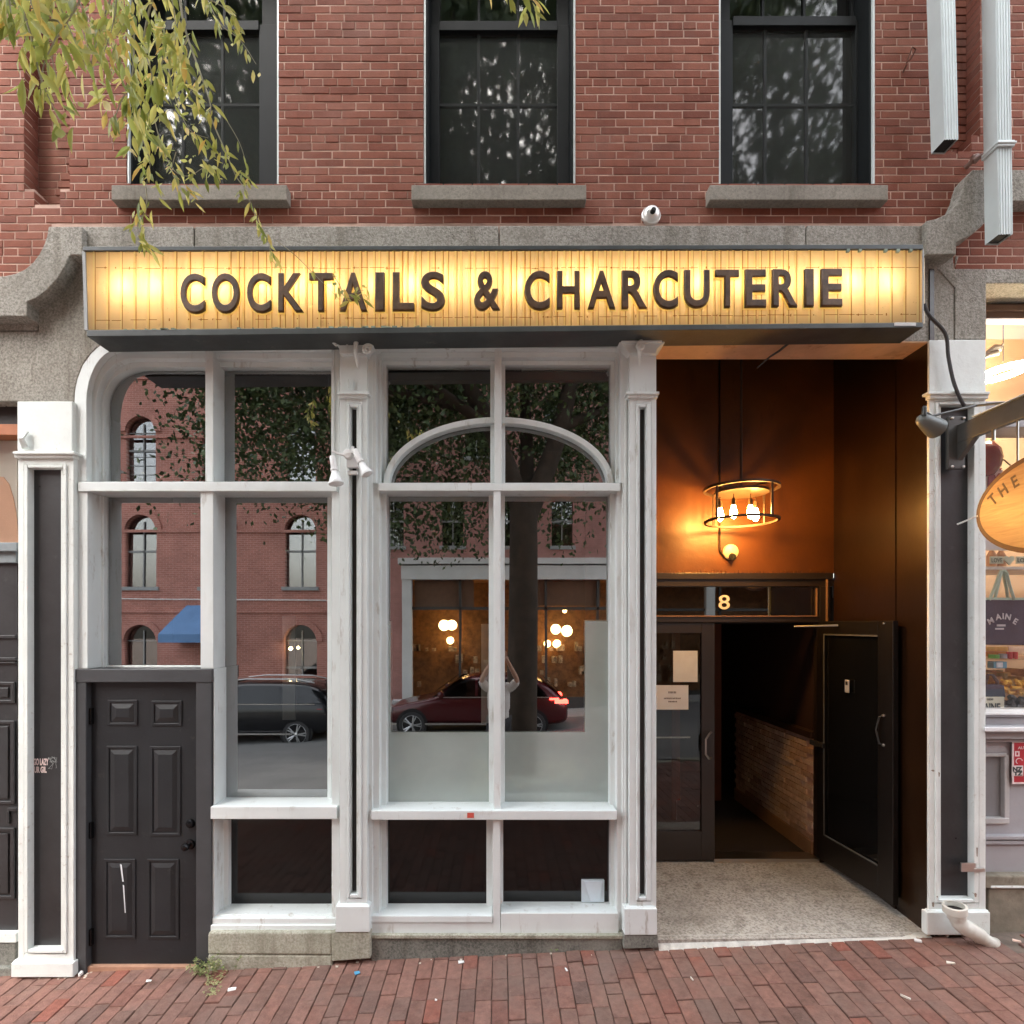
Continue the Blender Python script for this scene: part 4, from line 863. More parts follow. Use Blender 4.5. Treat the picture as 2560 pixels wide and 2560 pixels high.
_c = ramp(_t, noise(_t, 5, 5, .6, _mp.outputs[0], .6), [(.3, (.36, .16, .05)), (.5, (.46, .22, .075)), (.7, (.54, .28, .10))]); _t.links.new(_c, _b.inputs['Base Color']); _b.inputs['Roughness'].default_value = .35
CYv, CZv, A_, B_ = -.742, 3.10, .53, .312
def ovx(mb, a, b, x0, x1, n=56):
    P = [(CYv+a*math.cos(2*math.pi*i/n), CZv+b*math.sin(2*math.pi*i/n)) for i in range(n)]
    return mb.add([(x0, p, q) for p, q in P]+[(x1, p, q) for p, q in P], [tuple(range(n)), tuple(range(2*n-1, n-1, -1))]+[(i, (i+1) % n, n+(i+1) % n, n+i) for i in range(n)])
ovx(MB(), A_, B_, SX-.012, SX+.02).build('rim', M('brown_rim', (.10, .035, .015), .45, .15), OV, .003); ovx(MB(), A_-.03, B_-.03, SX-.016, SX-.0125).build('board', WD, OV)
LTM = M('carved_brown_letter', (.13, .06, .025), .5, .1)
for ch, y, dz, sz, rt in (('T', -.345, .080, .10, 36), ('H', -.418, .122, .10, 29), ('E', -.50, .156, .10, 21), ('T', -.61, .19, .10, 10)):
    c = bpy.data.curves.new('letter', 'FONT'); c.body = ch; c.size = sz; c.extrude = .0008; c.offset = .002; c.align_x = 'CENTER'; c.align_y = 'CENTER'
    o = bpy.data.objects.new('t', c); COL.objects.link(o); bpy.context.view_layer.update(); me = bpy.data.meshes.new_from_object(o.evaluated_get(bpy.context.evaluated_depsgraph_get())); bpy.data.objects.remove(o)
    me.name = 'letter'; me.materials.clear()
    # text x -> -y, text y -> z, facing -x
    me.transform(Matrix.Translation((SX-.0175, y, CZv+dz)) @ Matrix(((0, 0, -1, 0), (-1, 0, 0, 0), (0, 1, 0, 0), (0, 0, 0, 1))) @ Matrix.Rotation(R(rt), 4, 'Z') @ Matrix.Diagonal((.85, 1.1, 1, 1)))
    link('letter', me, LTM, OV)
EM = MB(); EM.tube([(SX-.018, -.63-.12*math.sin(R(a)), CZv-.06+.12*math.cos(R(a))) for a in range(-10, 200, 15)], .013, 6); EM.build('emblem', LTM, OV)
chn = MB(); P_ = [Vector(pt(2393, 1311, -.045)), Vector((SX-.01, -.225, 3.10))]
for i in range(12):
    q = P_[0].lerp(P_[1], (i+.5)/12); chn.lathe([(.003, -.004), (.006, -.004), (.006, .004), (.003, .004)], q, (P_[1]-P_[0]).cross(Vector((0, 1, 0))) if i % 2 else (0, 1, .1), 8)
tag(chn.build('stay_chain', M('white_chain', (.75, .75, .72), .4)), 'short pale chain tying the oval sign back to the black pilaster panel', 'chain')
SPL = thing('spotlight', 'grey bell-shaped spotlight on a thin arm pointing at the pilaster', 'light', pt(2325, 1060, -.30))
GRL = M('grey_green_enamel', (.12, .132, .124), .4, .1, 5, 50, .15)
p = Vector(pt(2300, 1046, -.34)); t_ = Vector(pt(2358, 1082, -.28)); a = t_-p
MB().lathe([(.001, -.012), (.02, -.008), (.036, .01), (.048, .06), (.060, .12), (.064, .15), (.064, .165), (.055, .165), (.045, .13)], p, a, 24).build('shade', GRL, SPL, smooth=True)
MB().lathe([(.001, .035), (.013, .03), (.016, 0), (.016, -.03)], p+Vector((.012, -.02, .04)), (0, 0, 1), 10).build('knuckle', GUN, SPL, smooth=True)
MB().tube([tuple(p+Vector((.02, -.0, .045))), pt(2330, 1040, -.30), pt(2440, 1014, -.22), (SX-.0, -.42, 3.785)], [.013, .008, .008, .008], 8).build('arm', GRY, SPL, smooth=True)

# PVC elbow at the foot of the right pilaster
pv = thing('drain_elbow', 'grubby white plastic drain elbow leaning into a hole at the pilaster foot', 'pipe', (X(2400, -.15), -.15, .2))
PVC = M('grubby_white_plastic', (.62, .61, .55), .45, .08, 6, 30, .2, dirt=((.30, .26, .19), 13, .50))
g1 = G(2482, 2350); 
pts = [Vector(pt(2388, 2266, -.17)), Vector(pt(2392, 2292, -.17)), Vector(pt(2402, 2312, -.17)), Vector(pt(2425, 2325, -.165)), Vector(pt(2450, 2341, -.15)), Vector(pt(2478, 2358, -.14)), g1+Vector((.05, .04, -.05))]
sp = smooth_path(pts); n_ = len(sp); rs = [.056 if i < 6 else .049 if i < 12 else .054 if i < 17 else .052 if i < 21 else .042 for i in range(n_)]
MB().tube(sp, rs, 20, cap=False).build('elbow', PVC, pv, smooth=True)
MB().lathe([(.066, .0), (.070, .004), (.070, .05), (.058, .055)], sp[0]-Vector((0, 0, .045)), (-.10, -.03, 1), 24).build('socket_rim', PVC, pv, smooth=True)
MB().lathe([(.070, 0), (.058, .0), (.054, -.06)], sp[0]+Vector((-.0005, 0, .0065)), (-.10, -.03, 1), 24).build('rim_edge', PVC, pv, smooth=True); MB().lathe([(.057, 0), (.001, 0)], sp[0]+Vector((0, 0, -.025)), (-.10, -.03, 1), 20).build('inside', DARK, pv)
tag(MB().box(PIPEHOLE.x-.10, PIPEHOLE.x+.09, PIPEHOLE.y-.06, PIPEHOLE.y+.06, PIPEHOLE.z-.06, PIPEHOLE.z-.035).build('drain_hole', M('wet_black_soil', (.012, .010, .008), .6)), 'dark square hole in the paving under the white drain elbow', 'hole')
# ================================================================== left neighbour (a strip at the left edge)
LN = thing('left_shopfront', 'black panelled shopfront with a cream and peach window poster at the left edge', 'shop', (X(-150), .1, zfr(-4, 0)))
mpx('header', [(-700, 43, 1003, 1062, .10, .3)], M('dark_header', (.015, .008, .006), .6), .004, LN)
mpx('band', [(-700, 43, 1060, 1087, .06, .3)], M('rust_orange_band', (.36, .12, .045), .6), .003, LN)
mpx('poster', [(-700, 43, 1087, 1356, .19, .2)], M('cream_poster', (.66, .62, .53), .7, .04), 0, LN)
PEA = M('peach_print', (.72, .42, .27), .7, .05)
MB().pxprism([(-160, 1356), (-110, 1220), (-60, 1195), (-20, 1190), (8, 1192), (22, 1210), (33, 1245), (42, 1300), (46, 1356)], .184, .19).build('peach_shape', PEA, LN)
pane('pane', -700, 44, 1085, 1358, .16, SHOPG, LN)
mpx('ledge', [(-700, 42, 1356, 1378, -.0, .2), (-700, 40, 1378, 1407, .03, .2)], M('blue_grey_ledge', (.20, .23, .245), .6, .15, 8, 50, .4), .005, LN)
mpx('panelling', [(-700, 43, 1404, 2335, .06, .12)], BLACKP, 0, LN)
mpx('moulding', [(-700, 38, 1588, 1596, .045, .06), (-700, 38, 1644, 1652, .03, .06), (-700, 38, 1655, 1659, .04, .06)], BLACKP, .003, LN)
for c, d in ((1705, 1758), (1802, 2011), (2070, 2248)):
    cpoly('panel_frame', BLACKP, [(-130, c), (35, c), (35, d), (-130, d)], [[(-122, c+8), (26, c+8), (26, d-8), (-122, d-8)]], .046, .06, LN, .004)
    mpx('panel', [(-116, 20, c+14, d-14, .05, .06)], BLACKP, .006, LN)
mpx('letter_plate', [(18, 40, 2020, 2028, .03, .06), (16, 22, 2028, 2060, .045, .06)], BLACKP, .003, LN)
mpx('kick_board', [(-700, 40, 2333, 2357, .02, .1)], WHITEOLD, .004, LN)
mpx('stone_base', [(-700, 39, 2358, 2420, .03, .2), (-700, 38, 2420, 2480, .0, .2)], GDARK, .01, LN)

# ================================================================== right neighbour
RN = thing('gift_shopfront', 'grey panelled gift shop with a brightly lit stocked window at the right edge', 'shop', (X(2650), .1, zfr(4.2, 0)))
WOODS = M('brown_soffit_board', (.30, .215, .15), .7, .12, 5, 30, .3); GREYP = M('lilac_grey_paint', (.34, .34, .36), .5, .06, 4, 30, .25)
MB().px(2463, 2950, 704, 708, .0, .30).build('soffit', WOODS, RN)
mpx('header', [(2466, 2950, 700, 798, .26, .34)], WOODS, .004, RN); mpx('header_rail', [(2466, 2950, 762, 776, .22, .27), (2466, 2950, 776, 797, .24, .27)], M('dark_brown_rail', (.13, .08, .055), .6), .004, RN)
mpx('transom', [(2463, 2950, 1002, 1030, .05, .3), (2463, 2950, 1030, 1050, .08, .3), (2463, 2950, 1050, 1068, .06, .3)], GREYP, .006, RN)
pane('pane', 2460, 2950, 795, 1005, .22, SHOPG, RN); pane('pane', 2460, 2950, 1062, 1790, .22, SHOPG, RN)
mpx('sill', [(2463, 2950, 1787, 1793, .03, .3), (2464, 2950, 1793, 1817, .05, .3), (2463, 2950, 1817, 1832, -.04, .3), (2464, 2950, 1832, 1848, .0, .3), (2464, 2950, 1848, 1856, .03, .3)], GREYP, .006, RN)
mpx('sill_edge', [(2463, 2950, 1783, 1788, .02, .3), (2463, 2950, 1819, 1829, -.048, -.035)], M('white_sill_paint', (.70, .71, .72), .45), .003, RN)
cpoly('bulkhead', GREYP, [(2463, 1856), (2950, 1856), (2950, 2176), (2463, 2176)], [[(2380+85, 1890), (2520, 1890), (2520, 2052), (2465, 2052)], [(2610, 1890), (2850, 1890), (2850, 2052), (2610, 2052)]], .07, .1, RN, .004)
mpx('bulkhead_panel', [(2463, 2950, 1880, 2060, .095, .12)], M('mid_grey_panel', (.21, .21, .22), .5, .06, 4, 40, .2), 0, RN)
mpx('panel_trim', [(2463, 2524, 2046, 2060, .05, .1), (2512, 2524, 1888, 2048, .06, .1), (2463, 2518, 1884, 1892, .06, .1)], M('grey_trim', (.44, .44, .44), .5), .004, RN)
mpx('skirting', [(2463, 2950, 2090, 2100, .03, .1), (2463, 2950, 2102, 2112, .04, .1), (2463, 2950, 2112, 2190, .06, .1)], GREYP, .005, RN)
mpx('stone_base', [(2463, 2950, 2190, 2222, -.01, .2), (2472, 2950, 2222, 2350, .01, .2)], M('stained_base_stone', (.22, .195, .15), .9, .3, 6, 50, .7, dirt=((.12, .10, .075), 8, .5)), .01, RN)
mpx('base_edge', [(2478, 2950, 2215, 2221, -.014, .0)], WHITEOLD, .003, RN)
CREAM = M('cream_shop_wall', (.72, .52, .33), .8, .08, 3, 20, .1)
sx0, sx1 = 3.50, 5.6
MB().box(sx0, sx1, 1.15, 1.2, .3, 5.3).build('back_wall', CREAM, RN); MB().box(sx0-.16, sx0-.13, .34, 1.2, .3, 5.3).build('side_wall', CREAM, RN); MB().box(sx0-.16, sx1, .31, 1.2, 5.3, 5.35).build('shop_ceiling', CREAM, RN); MB().box(sx1, sx1+.03, .31, 1.2, .3, 5.3).build('side_wall', CREAM, RN)
MB().box(sx0-.13, sx1, .31, 1.15, 1.55, 1.60).build('display_floor', M('pale_display_floor', (.6, .5, .36), .7), RN)
# ring lamp
rl = thing('ring_lamp', 'glowing white ring lamp high in the gift shop window', 'lamp', pt(2512, 932, .55))
rcx, rcy, rcz = pt(2508, 931, .55); m = MB(); n1, n2 = 40, 10; Ra, ra = .155, .036
for i in range(n1):
    for k in range(n2):
        a, b = 2*math.pi*i/n1, 2*math.pi*k/n2; m.v.append((rcx+(Ra+ra*math.cos(b))*math.cos(a), rcy+(Ra+ra*math.cos(b))*math.sin(a), rcz+ra*math.sin(b)*.6+.022*math.cos(a)))
for i in range(n1):
    for k in range(n2): m.f.append((i*n2+k, ((i+1) % n1)*n2+k, ((i+1) % n1)*n2+(k+1) % n2, i*n2+(k+1) % n2))
m.build('glowing_ring', emit('ring_light', (1., .84, .58), 16), rl, smooth=True)
MB().tube([(rcx, rcy, rcz+.09), (rcx, rcy, 5.3)], .004, 5).build('cord', RUBBER, rl)
spn = MB(); spn.tube([pt(2452, 893, .42), pt(2470, 878, .42), pt(2488, 870, .42), pt(2500, 872, .42)], [.008, .012, .03, .028], 8); spn.tube([pt(2450, 898, .42), pt(2470, 888, .42), pt(2495, 882, .42)], [.008, .016, .02], 8); spn.tube([pt(2498, 870, .42), pt(2506, 862, .42), pt(2509, 857, .42)], [.018, .008, .007], 6)
tag(spn.build('hanging_spoon', M('dull_pewter', (.30, .28, .25), .5, .1), smooth=True), 'grey pierced spoon shape hanging above the ring lamp', 'ornament')
by = thing('buoy', 'dark red float hanging at the top of the lower gift shop window', 'buoy', pt(2468, 1150, .30))
MB().lathe([(.001, -.14), (.06, -.125), (.10, -.07), (.112, 0), (.10, .07), (.06, .125), (.001, .14)], pt(2462, 1148, .42), (0, 0, 1), 24).build('body', M('oxblood_gloss', (.13, .01, .015), .2, .1, 4, 30, .05), by, smooth=True)
MB().tube([pt(2480, 1120, .36), pt(2498, 1146, .34), pt(2510, 1150, .34), pt(2526, 1163, .34)], [.014, .008, .006, .005], 6).build('twig', M('green_twig', (.14, .12, .05), .7), by)
ts = thing('tee_shirt', 'white tee shirt printed with a letter I, a heart and two lobster claws', 'shirt', pt(2520, 1300, .45))
SHW = M('white_cotton', (.66, .65, .66), .9, .05, 6, 40, .3)
MB().pxprism([(2440, 1195), (2480, 1175), (2500, 1168), (2520, 1186), (2545, 1182), (2570, 1168), (2620, 1190), (2640, 1260), (2612, 1268), (2606, 1375), (2452, 1375), (2448, 1250)], .44, .48).build('cloth', SHW, ts, .008)
text('print', 'I', M('dark_print', (.06, .05, .06), .8), (0, .432, 0), .1, ts, box=(X(2479, .43), X(2487, .43), Z(1180, .43), Z(1154, .43)))
MB().pxprism([(2501, 1176), (2498, 1171), (2500, 1169), (2502, 1171), (2504, 1169), (2506, 1171)], .432, .436).build('heart', M('heart_red', (.35, .03, .06), .7), ts)
CLM = M('maroon_claw_print', (.20, .05, .085), .7); MB().pxprism([(2470, 1225), (2471, 1192), (2476, 1186), (2488, 1186), (2490, 1195), (2486, 1228)], .43, .436).build('claw', CLM, ts, .002); MB().pxprism([(2492, 1214), (2490, 1192), (2497, 1182), (2510, 1184), (2512, 1192), (2503, 1214)], .43, .436).build('claw', CLM, ts, .002)
MB().px(2490, 2497, 1120, 1128, .40, .402).build('price_tag', M('tag_grey', (.08, .08, .08), .7), ts)
sh1 = mpx('display_shelf', [(2440, 2950, 1416, 1424, .45, .95)], M('white_shelf', (.68, .66, .62), .5), .003, None); tag(sh1, 'upper white shelf crossing the gift shop window', 'shelf')
sh2 = mpx('display_shelf', [(2440, 2950, 1646, 1650, .5, .95)], M('pale_wood_shelf', (.6, .42, .24), .5), .002, None); tag(sh2, 'lower pale shelf of small boxes below the tote bag', 'shelf')
lov = MB().px(2476, 2509, 1391, 1409, .42, .43).build('love_plaque', M('pale_green_card', (.50, .55, .42), .8), None, .002); tag(lov, 'pale green plaque reading LOVE on the upper shelf left of the heart', 'plaque')
DG = M('dark_green_ink', (.10, .14, .10), .8, 0); text('print', 'LOVE', DG, (0, .418, 0), .05, lov, box=(X(2479, .418), X(2506, .418), Z(1406, .418), Z(1395, .418)), offset=.001)
hrt = MB().pxprism([(2524, 1413), (2510, 1398), (2512, 1391), (2519, 1390), (2524, 1394), (2529, 1390), (2536, 1391), (2538, 1398)], .42, .43).build('heart_plaque', bpy.data.materials['pale_green_card'], None, .002); tag(hrt, 'pale green heart plaque between the two LOVE plaques', 'plaque')
lo2 = MB().px(2541, 2580, 1391, 1409, .42, .43).build('love_plaque', bpy.data.materials['pale_green_card'], None, .002); tag(lo2, 'pale green plaque starting LO right of the heart plaque, cut by the photo edge', 'plaque')
text('print', 'LOVE', DG, (0, .418, 0), .05, lo2, box=(X(2544, .418), X(2576, .418), Z(1406, .418), Z(1395, .418)), offset=.001)
for i, (a, lab) in enumerate(((2474, 'leftmost small bottle behind the LOVE plaque'), (2497, 'second small bottle above the LOVE plaque, beside the heart'))):
    b = MB().lathe([(.001, 0), (.035, .0), (.035, .10), (.012, .15), (.012, .18), (.001, .18)], (X(a+5, .6), .6, Z(1416, .45)), (0, 0, 1), 12).build('bottle', M('brown_trinket', (.30, .17, .10), .5), smooth=True); tag(b, lab, 'bottle')
tb_ = thing('tote_bag', 'navy tote bag with mint handles and white arched lettering in the shop window', 'bag', pt(2530, 1615, .36))
NAVY = M('navy_canvas', (.035, .045, .075), .9, .2, 6, 70, .4); MB().pxprism([(2452, 1496), (2620, 1499), (2616, 1614), (2456, 1612)], .33, .39).build('body', NAVY, tb_, .012)
MINT = M('mint_webbing', (.42, .56, .48), .8)
def strap(p, y0=.32): return MB().tube([pt(a, b, y0) for a, b in p], .011, 5)
strap([(2474, 1500), (2486, 1470), (2497, 1440), (2503, 1426)]).build('handle', MINT, tb_); strap([(2486, 1500), (2494, 1468), (2503, 1428), (2512, 1427), (2516, 1432)], .34).build('handle', MINT, tb_); strap([(2516, 1430), (2524, 1462), (2536, 1500)]).build('handle', MINT, tb_); strap([(2508, 1430), (2516, 1470), (2520, 1498)], .35).build('handle', MINT, tb_)
MB().px(2454, 2618, 1494, 1500, .325, .335).build('band', MINT, tb_)
WPR = M('white_bag_print', (.55, .55, .58), .8)
for i, (ch, a, b, rt) in enumerate((('M', 2477, 1553, 28), ('A', 2496, 1543, 10), ('I', 2508, 1541, 0), ('N', 2520, 1543, -12), ('E', 2538, 1554, -30))):
    c = bpy.data.curves.new('letter', 'FONT'); c.body = ch; c.size = .062; c.extrude = .0006; c.align_x = 'CENTER'; c.align_y = 'CENTER'; c.offset = .002
    o = bpy.data.objects.new('t', c); COL.objects.link(o); bpy.context.view_layer.update(); me = bpy.data.meshes.new_from_object(o.evaluated_get(bpy.context.evaluated_depsgraph_get())); bpy.data.objects.remove(o); me.materials.clear()
    me.transform(Matrix.Translation(pt(a, b, .326)) @ Matrix.Rotation(R(90), 4, 'X') @ Matrix.Rotation(R(rt), 4, 'Z')); link('letter', me, WPR, tb_)
MB().px(2493, 2514, 1561, 1566, .325, .33).px(2489, 2510, 1570, 1574, .325, .33).build('print', WPR, tb_)
pl = MB().px(2446, 2511, 1742, 1782, .30, .304).build('licence_plate', M('ivory_plate', (.62, .60, .48), .4), None, .004); tag(pl, 'ivory souvenir number plate reading MAINE on the window sill', 'plate')
DK = M('dark_plate_ink', (.05, .06, .06), .6, 0); text('print', 'MAINE', DK, (0, .297, 0), .1, pl, box=(X(2446, .297), X(2501, .297), Z(1778, .297), Z(1758, .297)), offset=.003); text('print', '1820', DK, (0, .297, 0), .05, pl, box=(X(2468, .297), X(2483, .297), Z(1751, .297), Z(1746, .297)))
hb = thing('handbag', 'black handbag with a raised loop handle behind the number plate', 'bag', pt(2490, 1740, .42)); MB().pxprism([(2440, 1714), (2512, 1712), (2516, 1745), (2440, 1745)], .38, .46).build('body', NAVY, hb, .012); MB().tube([pt(2462, 1714, .42), pt(2470, 1686, .42), pt(2482, 1688, .42), pt(2493, 1704, .42), pt(2492, 1715, .42)], .012, 6).build('handle', BLACKP, hb)
def trinket(name, lab, cat, a, b, c, d, y, col, kind=0):
    mt = M(name+'_%d_%d' % (a, c), col, .45, .12, 30, 60, .1)
    if kind == 1: o = MB().lathe([(.001, 0), (X(b, y)/2-X(a, y)/2, 0), (X(b, y)/2-X(a, y)/2, Z(c, y)-Z(d, y)), (.001, Z(c, y)-Z(d, y))], ((X(a, y)+X(b, y))/2, y+.03, Z(d, y)), (0, 0, 1), 14).build(name, mt)
    else: o = MB().px(a, b, c, d, y, y+.06).build(name, mt, None, .004)
    tag(o, lab, cat)
YL = (.80, .50, .12); OR = (.70, .24, .03)
trinket('box', 'wide yellow box directly under the tote bag', 'box', 2460, 2520, 1617, 1628, .56, YL); trinket('box', 'pale peach box right of the yellow box under the tote bag', 'box', 2522, 2590, 1617, 1632, .60, (.7, .5, .35))
trinket('box', 'orange packet at the far left of the lower shelf', 'box', 2464, 2492, 1629, 1641, .53, OR); trinket('box', 'second orange packet on the lower shelf, next to the leftmost', 'box', 2494, 2520, 1629, 1641, .53, (.75, .30, .05))
trinket('tin', 'bright green tin standing on the lower shelf', 'tin', 2482, 2504, 1637, 1646, .48, (.12, .55, .10), 1); trinket('tin', 'silvery blue tin between the green tin and the red ones', 'tin', 2507, 2524, 1635, 1646, .48, (.45, .52, .62), 1)
trinket('mug', 'left red mug on the lower shelf', 'mug', 2526, 2538, 1630, 1648, .48, (.55, .04, .05), 1); trinket('mug', 'right red mug on the lower shelf', 'mug', 2541, 2552, 1630, 1648, .48, (.60, .05, .05), 1)
trinket('box', 'blue box with a white middle below the lower shelf', 'box', 2484, 2518, 1654, 1671, .50, (.10, .30, .42)); trinket('label_card', 'white label in the middle of the blue box', 'card', 2492, 2508, 1656, 1669, .495, (.6, .65, .7))
for i in range(30):
    a = rnd.uniform(2462, 2700); c = rnd.uniform(1655, 1740); s_ = rnd.uniform(10, 26)
SC2 = MB(); SC3 = MB(); SC4 = MB()
for i in range(60):
    a = rnd.uniform(2466, 2760); c = rnd.uniform(1672, 1722); s_ = rnd.uniform(8, 22); (SC2, SC3, SC4)[i % 3].px(a, a+s_, c, c+rnd.uniform(7, 20), .70+rnd.uniform(0, .25), 1.0)
tag(SC2.build('jumble_of_goods', M('ochre_goods', (.55, .42, .16), .7, .3, 20)), 'jumble of ochre souvenirs at the back of the gift shop window', 'goods', kind='stuff'); tag(SC3.build('jumble_of_goods', M('tan_goods', (.45, .30, .15), .7, .3, 20)), 'jumble of tan souvenirs at the back of the gift shop window', 'goods', kind='stuff'); tag(SC4.build('jumble_of_goods', M('olive_goods', (.35, .36, .18), .7, .3, 20)), 'jumble of olive souvenirs at the back of the gift shop window', 'goods', kind='stuff')
def heap(name, lab, cat, a0, a1, c0, y, mat, n=26, r=.03):
    m = MB()
    for i in range(n):
        f = rnd.random(); a = a0+(a1-a0)*f; c = c0-rnd.uniform(-12, 14); q = [Vector(pt(a+rnd.uniform(-16, 16), c+rnd.uniform(-7, 7), y+rnd.uniform(-.03, .05))) for _ in range(4)]; m.tube(smooth_path(q, 3), r*rnd.uniform(.5, 1), 6)
    tag(m.build(name, mat, smooth=True), lab, cat)
heap('yellow_scarf', 'bright yellow crumpled scarf heaped behind the dark cloth', 'scarf', 2512, 2600, 1718, .50, M('yellow_knit', (.75, .42, .06), .9), 22, .018)
heap('dark_scarf', 'dark grey crumpled cloth on the sill right of the number plate', 'scarf', 2520, 2620, 1762, .36, M('charcoal_knit', (.07, .065, .065), .9, .4, 15), 34, .028)
tr_ = thing('red_notice', 'red bulkhead notice lettered AUT at the right edge', 'sign', pt(2570, 1905, .04))
MB().px(2532, 2620, 1853, 1959, .045, .055).build('plate', M('crimson_plate', (.45, .02, .035), .4), tr_, .006); cpoly('border', M('pinkish_white', (.80, .68, .68), .5), [(2531, 1853), (2620, 1853), (2620, 1960), (2531, 1960)], [[(2535, 1857), (2616, 1857), (2616, 1956), (2535, 1956)]], .041, .046, tr_)
PKW = bpy.data.materials['pinkish_white']; text('print', 'AUT', PKW, (0, .0405, 0), .05, tr_, box=(X(2545, .04), X(2566, .04), Z(1873, .04), Z(1866, .04)), offset=.001)
cpoly('pictogram', PKW, [(2538, 1878), (2549, 1878), (2549, 1891), (2538, 1891)], [[(2541, 1881), (2546, 1881), (2546, 1888), (2541, 1888)]], .042, .0445, tr_)
MB().tube([pt(2548+8*math.cos(R(a)), 1903-7*math.sin(R(a)), .042) for a in range(10, 240, 25)], .003, 5).build('pictogram', PKW, tr_)
sk = MB().px(2530, 2558, 1914, 1940, .036, .0385).build('sticker', M('white_sticker', (.75, .70, .69), .6), tr_); 
for bd, a, b, c, d in (('NZ', 2532, 2556, 1917, 1929), ('TZ', 2534, 2557, 1929, 1939)): text('print', bd, DK, (0, .0345, 0), .05, sk, box=(X(a, .0345), X(b, .0345), Z(d, .0345), Z(c, .0345)), offset=.003)

# ================================================================== litter, weeds
def scrap(name, lab, px, py, w_, l_, mat, rz, cat='litter', h=.004):
    g = G(px, py, .004); m = MB().box(-w_/2, w_/2, -l_/2, l_/2, 0, h); m.xf(Matrix.Translation(g) @ Matrix.Rotation(R(-2.6), 4, 'Y') @ Matrix.Rotation(R(1.1), 4, 'X') @ Matrix.Rotation(R(rz), 4, 'Z'))
    n = len(m.v); m.v[n-1] = (m.v[n-1][0], m.v[n-1][1], m.v[n-1][2]+.006); tag(m.build(name, mat), lab, cat)
PAPR = M('white_scrap', (.78, .78, .76), .8, .05); BLU = M('blue_wrapper', (.10, .38, .62), .5, .1); BUT = M('cigarette_paper', (.74, .70, .62), .8, .1)
scrap('paper_scrap', 'folded white scrap of paper on the bricks near the weed', 580, 2474, .05, .026, PAPR, 18)
scrap('wrapper', 'torn blue wrapper on the bricks below the pilaster stone', 893, 2433, .034, .028, BLU, 30)
scrap('paper_scrap', 'small white scrap under the black door', 372, 2453, .032, .014, PAPR, 10)
scrap('paper_scrap', 'small white crumb of paper by the left pilaster foot', 202, 2438, .014, .03, PAPR, 0, h=.02)
scrap('paper_scrap', 'oval white scrap midway under the left half of the centre bay', 1153, 2406, .04, .022, PAPR, 10)
scrap('paper_scrap', 'white scrap against the stone below the centre window', 1258, 2377, .030, .02, PAPR, 30, h=.012)
scrap('paper_scrap', 'flat white scrap close to the dark stone, left end', 1010, 2391, .038, .014, PAPR, -4)
scrap('paper_scrap', 'tiny upright white scrap on the bricks before the right centre window', 1416, 2425, .012, .03, PAPR, 14)
scrap('cigarette_butt', 'cigarette butt in front of the doorway lip, left end', 1760, 2368, .010, .045, BUT, 35, h=.008)
scrap('cigarette_butt', 'cigarette butt on the paving before the right pilaster', 2377, 2409, .048, .010, BUT, -12, h=.008)
scrap('cigarette_butt', 'cigarette butt lying diagonally on the lower right paving', 2264, 2494, .010, .05, BUT, 38, h=.008)
scrap('paper_scrap', 'white pellet of paper beside the doorway corner', 2295, 2354, .042, .018, PAPR, -18, h=.012)
scrap('cigarette_butt', 'pale butt right beside the drain elbow foot', 2367, 2340, .012, .02, BUT, 0, h=.02)
scrap('cigarette_butt', 'pinkish butt at the right edge beyond the drain hole', 2542, 2354, .045, .012, M('pink_butt', (.75, .55, .45), .8), -24, h=.008)
scrap('cigarette_butt', 'tiny butt on the paving left of the doorway', 1730, 2448, .008, .03, BUT, 10, h=.006)
scrap('paper_scrap', 'pink-white flake on the paving under the centre bay', 1090, 2501, .014, .010, PAPR, 0)
LEAFG = M('weed_green', (.12, .16, .045), .6, .3, 20); LEAFP = M('dry_weed', (.30, .30, .14), .7, .3, 20)
def leafblade(mb, p, d, L, w_, bend=.3):
    d = Vector(d).normalized(); s_ = d.cross(Vector((0, 0, 1))); s_ = s_.normalized() if s_.length > .01 else Vector((1, 0, 0)); up = s_.cross(d)
    P = [p, p+d*L*.3+s_*w_/2+up*L*.03, p+d*L*.3-s_*w_/2+up*L*.03, p+d*L*.7+s_*w_*.4-up*L*bend*.3, p+d*L*.7-s_*w_*.4-up*L*bend*.3, p+d*L-up*L*bend]
    mb.add(P, [(0, 1, 2), (1, 3, 4, 2), (3, 5, 4)])
wd = thing('weed', 'straggly green weed growing at the corner of the black door frame', 'plant', G(540, 2425)); m = MB(); sm_ = MB(); dm = MB()
for i in range(34):
    g = G(rnd.gauss(522, 22), rnd.uniform(2412, 2440)); tip = g+Vector((rnd.gauss(.02, .09), -rnd.uniform(0, .12), rnd.uniform(.03, .15))); sm_.tube([g, (g+tip)/2+Vector((0, 0, .02)), tip], .0016, 4)
    for k in range(6): q = g.lerp(tip, rnd.uniform(.3, 1)); leafblade(m if rnd.random() < .6 else dm, q, (rnd.gauss(0, 1), rnd.gauss(-.3, 1), rnd.gauss(.2, .5)), rnd.uniform(.014, .032), rnd.uniform(.008, .016))
for i in range(26):
    g = G(rnd.gauss(535, 10), rnd.uniform(2440, 2492)); 
    for k in range(4): leafblade(dm, g+Vector((0, 0, .008)), (rnd.gauss(0, 1), rnd.gauss(-.5, .6), rnd.gauss(.3, .3)), rnd.uniform(.015, .03), .009)
m.build('leaves', LEAFG, wd, kind='stuff'); dm.build('dry_leaves', LEAFP, wd, kind='stuff'); sm_.build('stems', LEAFP, wd)
wd = thing('weed', 'low rosette weed sprouting under the centre window base', 'plant', G(1383, 2368)); m = MB()
